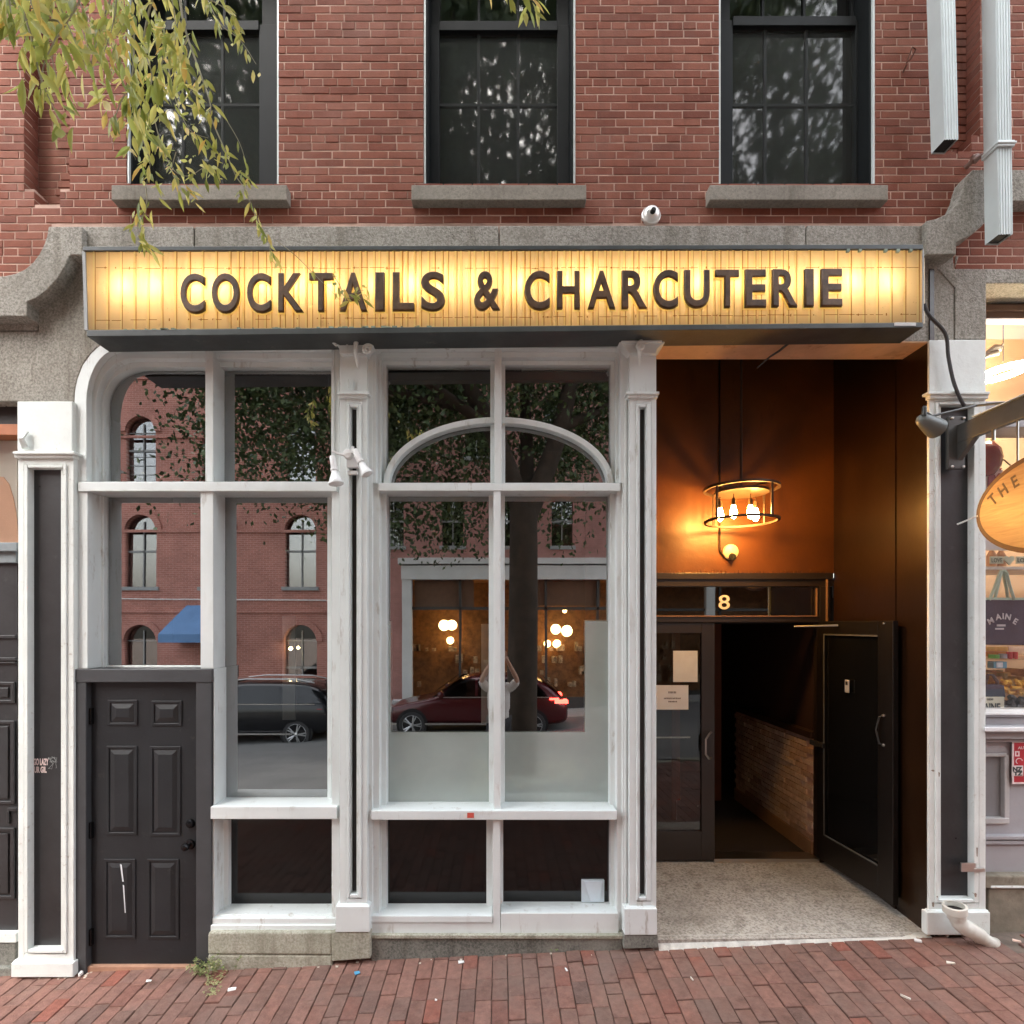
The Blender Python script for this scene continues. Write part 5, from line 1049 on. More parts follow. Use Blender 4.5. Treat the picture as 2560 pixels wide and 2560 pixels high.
for i in range(18):
    a = R(20*i+rnd.uniform(-8, 8)); leafblade(m, Vector(G(1383, 2368))+Vector((0, 0, .01)), (math.cos(a), math.sin(a)-.3, rnd.uniform(.1, .6)), rnd.uniform(.05, .085), .024, .3)
m.build('leaves', M('rosette_green', (.20, .28, .09), .6, .3, 20), wd, kind='stuff')
m = MB()
for i in range(46):
    px = rnd.choice((rnd.uniform(40, 240), rnd.uniform(700, 960), rnd.uniform(1640, 2320), rnd.uniform(960, 1560))); g = G(px, 2440-(px-40)*.0445+rnd.uniform(-4, 14)); s_ = rnd.uniform(.003, .009)
    m.box(g.x-s_, g.x+s_*1.4, g.y-s_, g.y+s_, g.z-.002, g.z+.004)
tag(m.build('debris', M('pale_flakes', (.52, .46, .38), .9, .3, 30)), 'pale flakes and leaf bits gathered along the foot of the wall', 'debris', kind='stuff')
# ================================================================== across the street (seen reflected in the windows)
OY = -14.5
def brickwall_mat(name, c1, c2, mo, sc=1.):
    m, t, b = new_mat(name); g = N(t, 'ShaderNodeNewGeometry'); s_ = N(t, 'ShaderNodeSeparateXYZ'); cmb = N(t, 'ShaderNodeCombineXYZ'); t.links.new(g.outputs['Position'], s_.inputs[0]); t.links.new(s_.outputs[0], cmb.inputs[0]); t.links.new(s_.outputs[2], cmb.inputs[1])
    br = N(t, 'ShaderNodeTexBrick'); t.links.new(cmb.outputs[0], br.inputs['Vector']); br.inputs['Color1'].default_value = (*c1, 1); br.inputs['Color2'].default_value = (*c2, 1); br.inputs['Mortar'].default_value = (*mo, 1)
    br.inputs['Scale'].default_value = 1; br.inputs['Brick Width'].default_value = .21; br.inputs['Row Height'].default_value = .07; br.inputs['Mortar Size'].default_value = .006
    col = mixc(t, .5, br.outputs['Color'], ramp(t, noise(t, 1.4, 6, .7), [(.3, (.6, .55, .55)), (.7, (1.25, 1.2, 1.2))]), 'MULTIPLY'); t.links.new(col, b.inputs['Base Color']); b.inputs['Roughness'].default_value = .9; return m
OB1 = brickwall_mat('far_brick', (.46, .20, .155), (.38, .155, .12), (.55, .35, .30)); OB2 = brickwall_mat('far_pink_brick', (.42, .21, .18), (.38, .185, .16), (.42, .23, .20))
STONEW = M('far_white_stone', (.62, .62, .60), .8, .08, 2, 20, .1)
def archpts(x, w_, z0, z1, n=10):   # opening: rectangle with a half-round head
    r = w_/2; return [(x-r, z0), (x-r, z1-r)]+[(x-r*math.cos(R(180*i/n)), z1-r+r*math.sin(R(180*i/n))) for i in range(1, n)]+[(x+r, z1-r), (x+r, z0)]
SKYP = glass_mat('far_window_glass', .30, (.3, .32, .34)); FR = M('far_window_frame', (.30, .31, .31), .6)
LB = thing('arched_brick_building', 'tall red brick building with arched windows reflected in the left storefront glass', 'building', (-8, OY, -.9))
rows = ((7.15, 9.35, 1.0), (3.62, 6.05, 1.05), (-.55, 2.35, 1.1)); xs_ = [-21.2+2.52*i for i in range(7)]; xs_ = [x for x in xs_]; xs_ = [-6.7-2.54*i*1. for i in range(-0, 6)]+[-12.1]; xs_ = [-6.72, -9.55, -12.1, -14.7, -17.3, -19.9]
holes = [archpts(x, w_, a, b) for a, b, w_ in rows for x in xs_]
cpoly('wall', OB1, [(-24, -1.6), (-4.72, -1.6), (-4.72, 12.2), (-24, 12.2)], holes, OY-.25, OY, LB, pxl=False)
MB().box(-24, -4.72, OY-8, OY-.5, -1.6, 12.1).build('core', DARK, LB)
for a, b, w_ in rows:
    for x in xs_:
        o = archpts(x, w_+.30, a+.1, b+.15, 12); i_ = archpts(x, w_+.0, a+.1, b, 12)
        f = cpoly('window', OB1, o, [[(p, max(q, a+.12)) for p, q in i_]], OY-.02, OY+.09, LB, pxl=False) if False else None
        am = MB()
        for k in range(12):
            q0, q1 = R(15*k), R(15*(k+1)); r0, r1, zc_ = w_/2, w_/2+.2, b-w_/2
            am.add([(x-r*math.cos(q), yy, zc_+r*math.sin(q)) for yy in (OY+.07, OY-.05) for q, r in ((q0, r0), (q1, r0), (q1, r1), (q0, r1))], [(3, 2, 1, 0), (4, 5, 6, 7), (2, 3, 7, 6), (0, 1, 5, 4)])
        wn = am.build('window', OB1, LB)
        P = [(p, OY-.2, q) for p, q in archpts(x, w_, a, b)]; MB().add(P[::-1], [tuple(range(len(P)))]).build('pane', SKYP, wn)
        fb = MB(); fb.box(x-.02, x+.02, OY-.19, OY-.15, a, b-.2); fb.box(x-w_/2, x+w_/2, OY-.19, OY-.15, (a+b)/2-.04, (a+b)/2+.03); fb.box(x-w_/2, x+w_/2, OY-.19, OY-.16, b-w_/2-.015, b-w_/2+.015)
        if a > 5:
            for q in (.3, .6, .9): fb.box(x-w_/2, x+w_/2, OY-.19, OY-.17, a+q-.008, a+q+.008)
        fb.box(x-w_/2-.1, x+w_/2+.1, OY-.2, OY+.08, a-.12, a); fb.build('glazing_bars', FR, wn)
cm = MB()
for z in (8.62, 5.45, 2.75, .55, 10.6): cm.box(-24, -4.72, OY, OY+.06, z, z+.09)
cm.box(-24, -4.7, OY-.3, OY+.35, 12.1, 12.5); cm.build('string_course', OB1, LB)
tag(MB().tube([(-24, OY+.09, 3.18), (-14, OY+.09, 3.22), (-4.8, OY+.09, 3.16)], .022, 6).build('facade_cable', M('pale_cable', (.7, .68, .66), .6)), 'pale cable strung along the brick building across the street', 'cable')
aw = thing('awning', 'blue canvas awning over a doorway of the brick building across the street', 'awning', (-9.9, OY, 1.6))
AWB = M('blue_canvas', (.13, .25, .46), .8, .08, 3, 20, .1)
m = MB(); x0, x1 = -10.55, -9.45; m.add([(x0, OY+.02, 3.0), (x1, OY+.02, 3.0), (x1+.3, OY+1.1, 2.05), (x0-.3, OY+1.1, 2.05), (x1+.3, OY+1.1, 1.78), (x0-.3, OY+1.1, 1.78), (x0-.3, OY+.02, 1.78), (x1+.3, OY+.02, 1.78)], [(0, 1, 2, 3), (3, 2, 4, 5), (0, 3, 5, 6), (1, 7, 4, 2)]); m.build('canvas', AWB, aw)
MB().tube([(x0-.3, OY+.02, 1.8), (x0-.3, OY+1.08, 1.8), (x1+.3, OY+1.08, 1.8), (x1+.3, OY+.02, 1.8)], .02, 6).build('frame', FR, aw)
tag(MB().lathe([(.001, -.07), (.07, 0), (.001, .07)], (-7.0, OY+.15, 1.55), (0, 0, 1), 12).build('globe_lamp', emit('porch_glow', (1, .75, .35), 14), smooth=True), 'small yellow porch lamp at the arched doorway across the street', 'lamp')
# second building: shopfront with lit windows
RB = thing('white_banded_shop_building', 'pink brick building with a white banded lit shopfront reflected in the centre windows', 'building', (3, OY, -.6))
sx = [-1.9+2.55*i for i in range(-1, 5)]
wins = [((x-.36, 5.0), (x-.36, 6.7), (x+.36, 6.7), (x+.36, 5.0)) for x in (-3.6, -1.6, .35, 2.1, 4.1, 6.3, 8.5)]+[((x-.4, 8.0), (x-.4, 10.0), (x+.4, 10.0), (x+.4, 8.0)) for x in (-3.4, -.8, 1.9, 4.4, 6.9)]
cpoly('wall', OB2, [(-4.7, 4.4), (12, 4.4), (12, 12.2), (-4.7, 12.2)], [list(q) for q in wins], OY-.2, OY, RB, pxl=False)
for q in wins:
    a, b = q[0][0], q[2][0]; z0, z1 = q[0][1], q[1][1]
    wn = MB().box(a, b, OY-.16, OY-.12, (z0+z1)/2-.03, (z0+z1)/2+.03).box((a+b)/2-.015, (a+b)/2+.015, OY-.16, OY-.13, z0, z1).box(a-.08, b+.08, OY-.1, OY+.06, z0-.12, z0).build('window', FR, RB)
    MB().add([(b, OY-.17, z0), (a, OY-.17, z0), (a, OY-.17, z1), (b, OY-.17, z1)], [(0, 1, 2, 3)]).build('pane', SKYP, wn)
MB().box(-4.7, 12, OY-8, OY-.5, 4.5, 12.1).build('core', DARK, RB); MB().box(-4.7, 12, OY-.2, OY+.3, 12.2, 12.6).build('cornice', OB2, RB)
MB().box(-3.3, 12, OY-.2, OY+.14, 3.86, 4.33).box(-3.4, 12, OY-.2, OY+.2, 4.38, 4.58).build('fascia', STONEW, RB)
MB().box(-4.7, -3.3, OY-.2, OY+.0, -1.2, 4.4).build('brick_pier', OB2, RB)
for x in (-3.12, .55, 4.5, 7.8, 10.9):
    MB().box(x-.16, x+.16, OY-.15, OY+.1, -1.2, 3.86).build('pilaster', STONEW, RB)
DKF = M('dark_shop_frame', (.05, .045, .04), .6)
m = MB(); m.box(-4, 12, OY-.12, OY-.04, -1.2, -.1); m.box(-3.2, 12, OY-.12, OY-.04, 2.85, 2.95)
for x in (-1.35, -.2, 1.55, 3.3, 5.6, 8.2): m.box(x-.04, x+.04, OY-.12, OY-.04, -.1, 3.86)
m.build('shop_frame', DKF, RB)
MB().box(-2.9, -.9, OY-.3, OY-.2, 2.85, 3.86).box(.7, 3.4, OY-.3, OY-.2, 3.0, 3.86).build('blind_or_board', M('brown_blind', (.16, .085, .05), .9), RB)
OWD = M('warm_shop_wood', (.28, .13, .05), .7, .4, 6, 20, .1); MB().box(-4.7, 12, OY-3, OY-2.9, -1.2, 4.1).box(-4.7, 12, OY-3, OY-.2, -1.1, -.9).box(-4.7, 12, OY-3, OY-.2, 3.95, 4.05).box(-4.75, -4.7, OY-3, OY, -1, 4).box(12, 12.1, OY-3, OY, -1, 4).build('shop_interior', OWD, RB)
m = MB()
for i in range(120):
    x = rnd.uniform(-4.2, 11); z = rnd.choice((0, .45, .9, 1.35))+0.; m.box(x, x+rnd.uniform(.05, .22), OY-2.6, OY-2.3, z, z+rnd.uniform(.1, .35))
m.build('goods', M('far_goods', (.45, .32, .2), .7, .6, 9), RB, kind='stuff')
GLB = emit('globe_glow', (1., .66, .24), 3.2)
for (x, y, z, r), lab in zip(((-2.05, -16.2, 2.32, .20), (-1.78, -16.3, 2.33, .19), (-1.9, -17, 1.75, .14), (2.45, -16.2, 2.12, .21), (2.05, -16.3, 2.18, .19), (2.15, -16.9, 1.62, .16), (1.8, -17, 1.62, .14), (2.35, -16, 2.85, .08)),
    ('left globe of the pair in the first lit shop window', 'right globe of the pair in the first lit shop window', 'small globe below the pair in the first lit window', 'largest globe in the lit window right of the tree', 'globe just left of the largest one', 'lower globe under the largest, in the right lit window', 'lowest leftmost globe in the right lit window', 'tiny bright globe highest in the right lit window')):
    tag(MB().lathe([(.001, -r)]+[(r*math.sin(R(a)), -r*math.cos(R(a))) for a in range(20, 180, 20)]+[(.001, r)], (x, y, z), (0, 0, 1), 14).build('globe_lamp', GLB, smooth=True), lab, 'lamp', 'globe lamps in the shop across the street')
# more of the street to both sides, so reflections and side views go on
m = MB(); m.box(-60, -24.1, OY-8, OY, -2, 10.5).build('distant_building', OB2); tag(bpy.data.objects['distant_building'], 'plain brick block far along the other side of the street to the left', 'building')
m = MB(); m.box(12.2, 60, OY-8, OY, -1, 12).build('distant_building', OB1); tag(bpy.data.objects['distant_building.001'], 'plain brick block far along the other side of the street to the right', 'building')

# ---- cars
def car(name, label, x_nose, y, L, H, W, color, mirror=1, kind=0):
    """side-on car; x_nose = world x of the nose, mirror=1: nose points to -x"""
    mt, t, b = new_mat(name+'_paint'); b.inputs['Base Color'].default_value = (*color, 1); b.inputs['Roughness'].default_value = .25; b.inputs['Coat Weight'].default_value = .35; b.inputs['Metallic'].default_value = .2
    gz = zs(x_nose+L/2, y); c = thing(name, label, 'car', (x_nose+L/2, y, gz))
    # stations: (u, z_belt, z_roof, half-width, half-width of roof)
    if kind == 0: S = [(0, .62, .62, .70, .6), (.04, .80, .80, .84, .7), (.20, .95, .97, .92, .75), (.29, 1.02, 1.05, .94, .74), (.42, 1.04, H-.06, .95, .66), (.55, 1.05, H, .95, .68), (.74, 1.07, H-.03, .95, .67), (.86, 1.08, H-.16, .93, .62), (.955, 1.04, 1.10, .90, .62), (1, .80, .82, .82, .6)]
    else: S = [(0, .70, .70, .74, .6), (.03, .92, .92, .88, .7), (.20, 1.06, 1.08, .95, .78), (.27, 1.10, 1.14, .96, .77), (.38, 1.12, H-.06, .97, .72), (.5, 1.12, H, .97, .73), (.78, 1.14, H-.02, .97, .72), (.92, 1.14, H-.10, .95, .68), (.985, 1.10, 1.15, .93, .66), (1, .80, .84, .88, .6)]
    m = MB(); n = 12
    for u, zb, zr, hw_, hr in S:
        x = x_nose+L*u; zl = .30 if .02 < u < .98 else .42
        ring = [(-hw_*.86, zl), (-hw_, zl+.12), (-hw_*1.0, zb-.14), (-hw_*.95, zb), (-(hr+(hw_-hr)*.25), zr-.05 if zr-zb > .1 else zr), (-hr*.7, zr), (hr*.7, zr), ((hr+(hw_-hr)*.25), zr-.05 if zr-zb > .1 else zr), (hw_*.95, zb), (hw_, zb-.14), (hw_, zl+.12), (hw_*.86, zl)]
        m.v += [(x, y+a, gz+b_) for a, b_ in ring]
    k = len(S)
    for i in range(k-1):
        for j in range(n): m.f.append((i*n+j, i*n+(j+1) % n, (i+1)*n+(j+1) % n, (i+1)*n+j))
    m.f.append(tuple(range(n-1, -1, -1))); m.f.append(tuple((k-1)*n+j for j in range(n)))
    bo = m.build('body', mt, c, smooth=True); bo.modifiers.new('s', 'SUBSURF').levels = 2; bo.modifiers['s'].render_levels = 2
    gls = glass_mat(name+'_glass', .04, (.04, .06, .06)); TYR = RUBBER; RIMM = M(name+'_rim', (.6, .6, .6), .3, .05, 5, 40, 0, metal=.8)
    zr = H-.12; zb = 1.10 if kind == 0 else 1.18
    DKP = M(name+'_dark_trim', (.015, .015, .016), .2, .1, 4, 40, 0)
    for sgn in (1, -1):
        yy = y+sgn*.885
        def side(u0, u1, u2, u3): # bottom-left, bottom-right, top-right, top-left
            yt_ = y+sgn*.775; P = [(x_nose+L*u0, yy+sgn*.04, gz+zb), (x_nose+L*u1, yy+sgn*.04, gz+zb), (x_nose+L*u2, yt_, gz+zr), (x_nose+L*u3, yt_, gz+zr)]
            if sgn > 0: P = P[::-1]
            return P
        for q in (((.31, .50, .50, .415), (.515, .72, .72, .515), (.735, .88, .80, .735)) if kind == 0 else ((.29, .47, .47, .38), (.485, .70, .70, .485), (.715, .93, .86, .715))):
            MB().add(side(*q), [(0, 1, 2, 3)]).build('side_window', gls, c)
        MB().box(x_nose+L*.29, x_nose+L*.9, y+sgn*.925, y+sgn*.945, gz+zb-.035, gz+zb-.015).build('chrome_strip', STEEL, c)
        MB().box(x_nose+L*.24, x_nose+L*.78, y+sgn*.93, y+sgn*.965, gz+.36, gz+.40).build('sill_strip', STEEL, c)
        mr = MB().lathe([(.001, 0), (.09, .03), (.10, .10), (.07, .18), (.001, .2)], (x_nose+L*.325, y+sgn*.92, gz+zb+.05), (0, sgn, .1), 12).build('mirror', mt, c, smooth=True)
        for u in (.17, .80):
            wx = x_nose+L*u; r = .35 if kind == 0 else .37; wc = (wx, y+sgn*.78, gz+r)
            wh = MB().lathe([(r*.7, .18), (r*.95, .18), (r, .12), (r, -.04), (r*.9, -.06)], wc, (0, sgn, 0), 28).build('wheel', TYR, c, smooth=True)
            MB().lathe([(.001, .10), (r*.72, .10)], wc, (0, sgn, 0), 28).build('disc', DKP, wh)
            rm = MB(); rm.lathe([(r*.66, .13), (r*.72, .19), (r*.76, .17)], wc, (0, sgn, 0), 28)
            for q in range(10):
                a = 2*math.pi*(q//2)/5+(.14 if q % 2 else -.14); a2 = 2*math.pi*(q//2)/5+(.06 if q % 2 else -.06); yy2 = wc[1]+sgn*.17
                rm.tube([(wc[0]+.05*math.cos(a2), yy2, wc[2]+.05*math.sin(a2)), (wc[0]+r*.7*math.cos(a), yy2, wc[2]+r*.7*math.sin(a))], .018, 5)
            rm.lathe([(.001, .19), (.05, .18), (.06, .15)], wc, (0, sgn, 0), 12); rm.build('rim', RIMM, wh, smooth=True)
            MB().lathe([(.001, .175), (r+.06, .175), (r+.06, .1)], (wc[0], wc[1]-sgn*.02, wc[2]+.02), (0, sgn, 0), 24).build('wheel_arch', DKP, c)
        TLM = emit(name+'_tail', (1., .03, .02), 7) if kind == 0 else M(name+'_tail', (.3, .02, .02), .2)
        xe = x_nose+L*.975; MB().box(xe-.30, xe+.06, y+sgn*.62, y+sgn*.90, gz+.90, gz+1.0).box(xe-.44, xe-.18, y+sgn*.72, y+sgn*.93, gz+1.0, gz+1.045).build('tail_lamp', TLM, c, .02)
        MB().box(x_nose+.02, x_nose+.3, y+sgn*.55, y+sgn*.85, gz+.68, gz+.80).build('headlight', M(name+'_lamp', (.6, .6, .6), .1), c, .02)
    # windscreen and rear glass
    for u0, z0, w0, u1, z1, w1 in ((.27, 1.10, .80, .405, H-.07, .62), ) + (((.955, 1.12, .74, .87, H-.16, .58),) if kind == 0 else ((.99, 1.16, .78, .935, H-.10, .64),)):
        P = [(x_nose+L*u0, y-w0, gz+z0+.02), (x_nose+L*u0, y+w0, gz+z0+.02), (x_nose+L*u1, y+w1, gz+z1+.02), (x_nose+L*u1, y-w1, gz+z1+.02)]; MB().add(P, [(0, 1, 2, 3)]).build('windscreen', gls, c)
    if kind == 1:
        for sgn in (1, -1): MB().tube([(x_nose+L*.40, y+sgn*.62, gz+H-.01), (x_nose+L*.5, y+sgn*.62, gz+H+.05), (x_nose+L*.78, y+sgn*.62, gz+H+.04), (x_nose+L*.88, y+sgn*.62, gz+H-.06)], .018, 6).build('roof_rail', STEEL, c)
    return c
car('red_car', 'dark red hatchback with lit tail lamps reflected in the centre windows', -3.15, -11.2, 5.0, 1.66, 1.86, (.065, .003, .005), 1, 0)
car('black_suv', 'black SUV with star-spoked wheels reflected in the left window', -9.25, -11.3, 4.85, 1.74, 1.9, (.0025, .003, .005), 1, 1)

# ---- the street tree behind the camera
TREE = thing('street_tree', 'large street tree whose drooping yellow-green sprays hang across the top left of the facade', 'tree', (.42, -5.0, zs(.42, -5)))
BARK = M('grey_brown_bark', (.045, .032, .022), .95, .35, 5, 14, 1., streak=False)
tr = MB(); base = Vector((.36, -5.0, zs(.36, -5)-.1))
def limb(pts, r0, r1, n=9):
    P = smooth_path([Vector(p) for p in pts], 5); tr.tube(P, [r0+(r1-r0)*i/(len(P)-1) for i in range(len(P))], n); return P
limb([base, base+Vector((0, 0, 1.2)), base+Vector((.03, -.05, 3.0)), (.40, -5.1, 4.3)], .27, .23, 12)
LIMBS = [limb([(.42, -5.1, 4.1), (-.1, -5.2, 5.6), (-1.1, -5.1, 7.4), (-2.0, -5.2, 9.6), (-2.6, -5.4, 12)], .19, .05), limb([(.42, -5.1, 4.1), (1.0, -5.4, 5.6), (1.5, -5.6, 7.6), (2.4, -5.7, 10), (3.0, -5.8, 12.5)], .19, .05),
         limb([(.45, -5.1, 4.2), (.5, -6.3, 6.2), (.4, -7.3, 8.6), (.2, -7.6, 12)], .15, .04), limb([(-.15, -5.2, 5.7), (-1.6, -4.6, 6.6), (-3.0, -3.7, 7.6), (-4.0, -2.7, 7.9)], .10, .03), limb([(-.3, -5.2, 6.0), (-2.2, -5.6, 6.6), (-4.2, -6.0, 7.6), (-5.6, -6.3, 8.4)], .10, .03),
         limb([(1.1, -5.4, 5.8), (2.4, -5.8, 6.5), (4.2, -6.3, 7.4)], .10, .03), limb([(-1.1, -5.1, 7.4), (-1.0, -3.9, 8.9), (-.6, -2.9, 10.4)], .08, .02), limb([(1.5, -5.6, 7.6), (1.6, -4.2, 9.2), (2.2, -3.2, 10.4)], .08, .02)]
tr.build('trunk', BARK, TREE, smooth=True)
LM, _t, _b = new_mat('leaf'); _c = ramp(_t, island_random(_t), [(0, (.22, .28, .06)), (.3, (.40, .44, .11)), (.65, (.58, .58, .17)), (.88, (.74, .68, .22)), (1, (.78, .54, .16))])
_t.links.new(_c, _b.inputs['Base Color']); _b.inputs['Roughness'].default_value = .5
_o = _t.nodes['Material Output']; _tl = N(_t, 'ShaderNodeBsdfTranslucent'); _t.links.new(_c, _tl.inputs[0]); _mx = N(_t, 'ShaderNodeMixShader'); _mx.inputs[0].default_value = .5; _t.links.new(_b.outputs[0], _mx.inputs[1]); _t.links.new(_tl.outputs[0], _mx.inputs[2]); _t.links.new(_mx.outputs[0], _o.inputs[0])
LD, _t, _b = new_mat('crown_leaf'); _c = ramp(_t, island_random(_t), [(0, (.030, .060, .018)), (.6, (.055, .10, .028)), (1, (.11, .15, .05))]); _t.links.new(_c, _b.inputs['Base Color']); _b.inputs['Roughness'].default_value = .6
# crown: many small leaves in clumps round the limbs
rs_ = np.random.RandomState(5); cl = []
for P in LIMBS:
    for i in range(6, len(P)):
        for k in range(4): cl.append(np.array(P[i])+rs_.normal(0, (.95, .8, .6)))
cl = np.array(cl)
extra = rs_.uniform((-8.2, -10.2, 5.6), (7.6, -4.6, 17), (4800, 3)); e = (extra-np.array((-.3, -7.2, 11.2)))/np.array((8.2, 3.6, 5.9)); extra = extra[(e**2).sum(1) < 1]
from mathutils import noise as mn
extra = extra[[mn.noise(Vector(q)*.5+Vector((3.3, 1.2, .4))) < -.04 and not (q[0] > 3.0 and rnd.random() < .40) for q in extra]]
cl = np.vstack([cl, extra])
# low drooping clumps reflected before the arched building
low = rs_.uniform((-6.2, -7.6, 4.9), (-1.3, -5.4, 7.4), (74, 3)); cl = np.vstack([cl, low, rs_.uniform((-3.2, -7.8, 4.0), (-.2, -5.6, 6.6), (46, 3)), rs_.uniform((.9, -7.8, 4.4), (3.0, -5.6, 6.8), (24, 3))])
pts_ = np.repeat(cl, 92, axis=0)+rs_.normal(0, .40, (len(cl)*92, 3))
lim = CH+1.114*(pts_[:, 1]+CD)+.5
keep = (pts_[:, 1] < -4.7) | (pts_[:, 2] > lim); keep &= pts_[:, 2] > 3.6; keep &= (pts_[:, 1] < -.6); pts_ = pts_[keep]
n = len(pts_); d = rs_.normal(0, 1, (n, 3)); d[:, 2] -= .6; d /= np.linalg.norm(d, axis=1)[:, None]; s_ = np.cross(d, rs_.normal(0, 1, (n, 3))); s_ /= np.linalg.norm(s_, axis=1)[:, None]; L = rs_.uniform(.08, .14, (n, 1))*np.where(pts_[:, 2:3] > 8.4, 1.5, 1.); W_ = L*.29
V = np.stack([pts_, pts_+d*L*.5+s_*W_, pts_+d*L, pts_+d*L*.5-s_*W_], 1).reshape(-1, 3)
me = bpy.data.meshes.new('crown'); me.vertices.add(n*4); me.vertices.foreach_set('co', V.ravel()); me.loops.add(n*4); me.loops.foreach_set('vertex_index', np.arange(n*4)); me.polygons.add(n); me.polygons.foreach_set('loop_start', np.arange(n)*4); me.polygons.foreach_set('loop_total', np.full(n, 4)); me.update()
link('crown', me, LD, TREE)['kind'] = 'stuff'
# ---- sprays of leaves in front of the facade
LV = [(0, 0, 0), (.0095, .022, .0022), (.0135, .045, .002), (.009, .068, -.001), (0, .092, -.006), (-.009, .068, -.001), (-.0135, .045, .002), (-.0095, .022, .0022), (0, .022, -.001), (0, .045, -.0025), (0, .068, -.004)]
LF = [(0, 1, 8), (1, 2, 9, 8), (2, 3, 10, 9), (3, 4, 10), (0, 8, 7), (8, 9, 6, 7), (9, 10, 5, 6), (10, 4, 5)]
lme = []
for q in range(3):
    me = bpy.data.meshes.new('leaf'); bend = (.0, 3.5, -3)[q]; me.from_pydata([(a*(1, .8, 1.15)[q], b, c_-bend*b*b) for a, b, c_ in LV], [], LF); me.materials.append(LM); me.polygons.foreach_set('use_smooth', [True]*len(LF)); lme.append(me)
TWG = M('grey_green_twig', (.26, .24, .16), .8, .2, 20); LSTF = MB(); count = 0
sprays = []
def spray(pts, y, r=.004, n=14, size=1., spread=1.):
    n = int(n*1.85); size *= 1.05; spread *= 1.5
    """pts: photo pixels the twig passes, at depth y (list or one value)"""
    ys = y if isinstance(y, (list, tuple)) else [y]*len(pts)
    P = smooth_path([Vector(pt(a, b, yy)) for (a, b), yy in zip(pts, ys)], 5); MB().tube(P, [r*(1-.7*i/(len(P)-1)) for i in range(len(P))], 5).build('twig', TWG, TREE, smooth=True); sprays.append((P, n, size, spread))
spray([(-40, -60), (40, 0), (75, 80), (95, 170), (120, 240), (150, 300)], -2.3, .005, 26, .85)
spray([(60, -60), (95, 40), (150, 60), (110, 160), (100, 240)], -2.3, .004, 18, .85)
spray([(0, -90), (20, -20), (30, 60)], -2.4, .004, 20, .8)
spray([(60, -90), (80, -20), (60, 40), (70, 110)], -2.0, .003, 22, .75)
spray([(190, -90), (180, -20), (200, 50), (220, 120)], -2.1, .003, 22, .75)
spray([(310, -90), (300, -20), (310, 60), (270, 110)], -1.8, .003, 24, .8)
spray([(150, -90), (110, -30), (90, 20)], -1.5, .003, 14, .7)
spray([(360, -60), (400, 60), (440, 130), (430, 200)], -1.4, .003, 22, .8)
spray([(130, -90), (140, -10), (170, 60), (190, 110)], -2.2, .004, 22, .85)
spray([(270, -90), (290, 0), (280, 70), (260, 130)], -2.0, .004, 24, .8)
spray([(400, -90), (430, 0), (440, 90), (430, 140)], -1.6, .004, 26, .9)
spray([(480, -90), (500, -20), (560, 20), (590, 60)], -1.4, .004, 16, .8)
spray([(230, -80), (200, 0), (165, 60), (130, 130), (150, 220)], -2.25, .004, 14, .85)
spray([(-30, -40), (10, -10), (60, 20), (120, 15)], -2.1, .004, 16, .8)
spray([(330, -80), (330, 0), (335, 100), (330, 190), (300, 260), (285, 300)], -1.7, .005, 34, .95)
spray([(420, -90), (380, 0), (360, 110), (380, 190), (360, 260), (350, 300)], -1.6, .005, 40, 1.)
spray([(300, -60), (260, 40), (240, 110), (225, 170), (230, 190)], -1.9, .003, 14, .7)
spray([(180, -60), (210, 30), (260, 90), (300, 150), (310, 200)], -1.9, .003, 18, .7)
spray([(440, -90), (460, 60), (500, 180), (525, 256), (525, 290)], -1.2, .007, 16, .8, .6)
spray([(460, 60), (420, 110), (400, 180), (390, 250), (410, 300)], -1.3, .004, 26, .85)
spray([(470, 90), (450, 150), (470, 210), (490, 240)], -1.3, .004, 16, .9)
spray([(500, -60), (520, 0), (550, 60), (600, 100), (640, 160)], -1.1, .004, 14, .7, .8)
spray([(420, 150), (430, 220), (455, 290), (480, 330), (520, 345)], -1.15, .004, 22, .75)
spray([(350, 270), (355, 340), (375, 400), (370, 440), (365, 470)], -1.3, .003, 16, .8)
spray([(380, 270), (400, 350), (430, 420), (470, 440), (520, 415), (550, 435)], -1.2, .003, 26, .8)
spray([(330, 290), (320, 350), (340, 400)], -1.5, .002, 7, .7)
spray([(525, 290), (560, 370), (590, 440), (610, 470), (640, 540), (665, 590), (680, 640)], -1.1, .004, 24, .75, .8)
spray([(560, 290), (600, 360), (620, 430), (625, 460)], -1.1, .002, 5, .6, .6)
spray([(365, 470), (366, 520), (345, 560), (350, 590), (358, 605)], -1.1, .003, 16, .85, .7)
spray([(440, 380), (430, 430), (455, 470), (490, 500)], -1.15, .002, 8, .85, .6)
spray([(690, 600), (740, 640), (790, 690), (820, 720), (850, 750)], -.85, .0022, 2, .6, .5)
spray([(835, 690), (850, 715), (860, 740), (880, 735), (910, 725)], -.95, .003, 12, .7, .7)
spray([(1290, -40), (1310, -10), (1330, 0), (1350, -5)], -1.4, .003, 8, .9, .5)
spray([(1200, -60), (1260, -12), (1280, 0)], -1.4, .003, 5, .8, .5)
lone = []
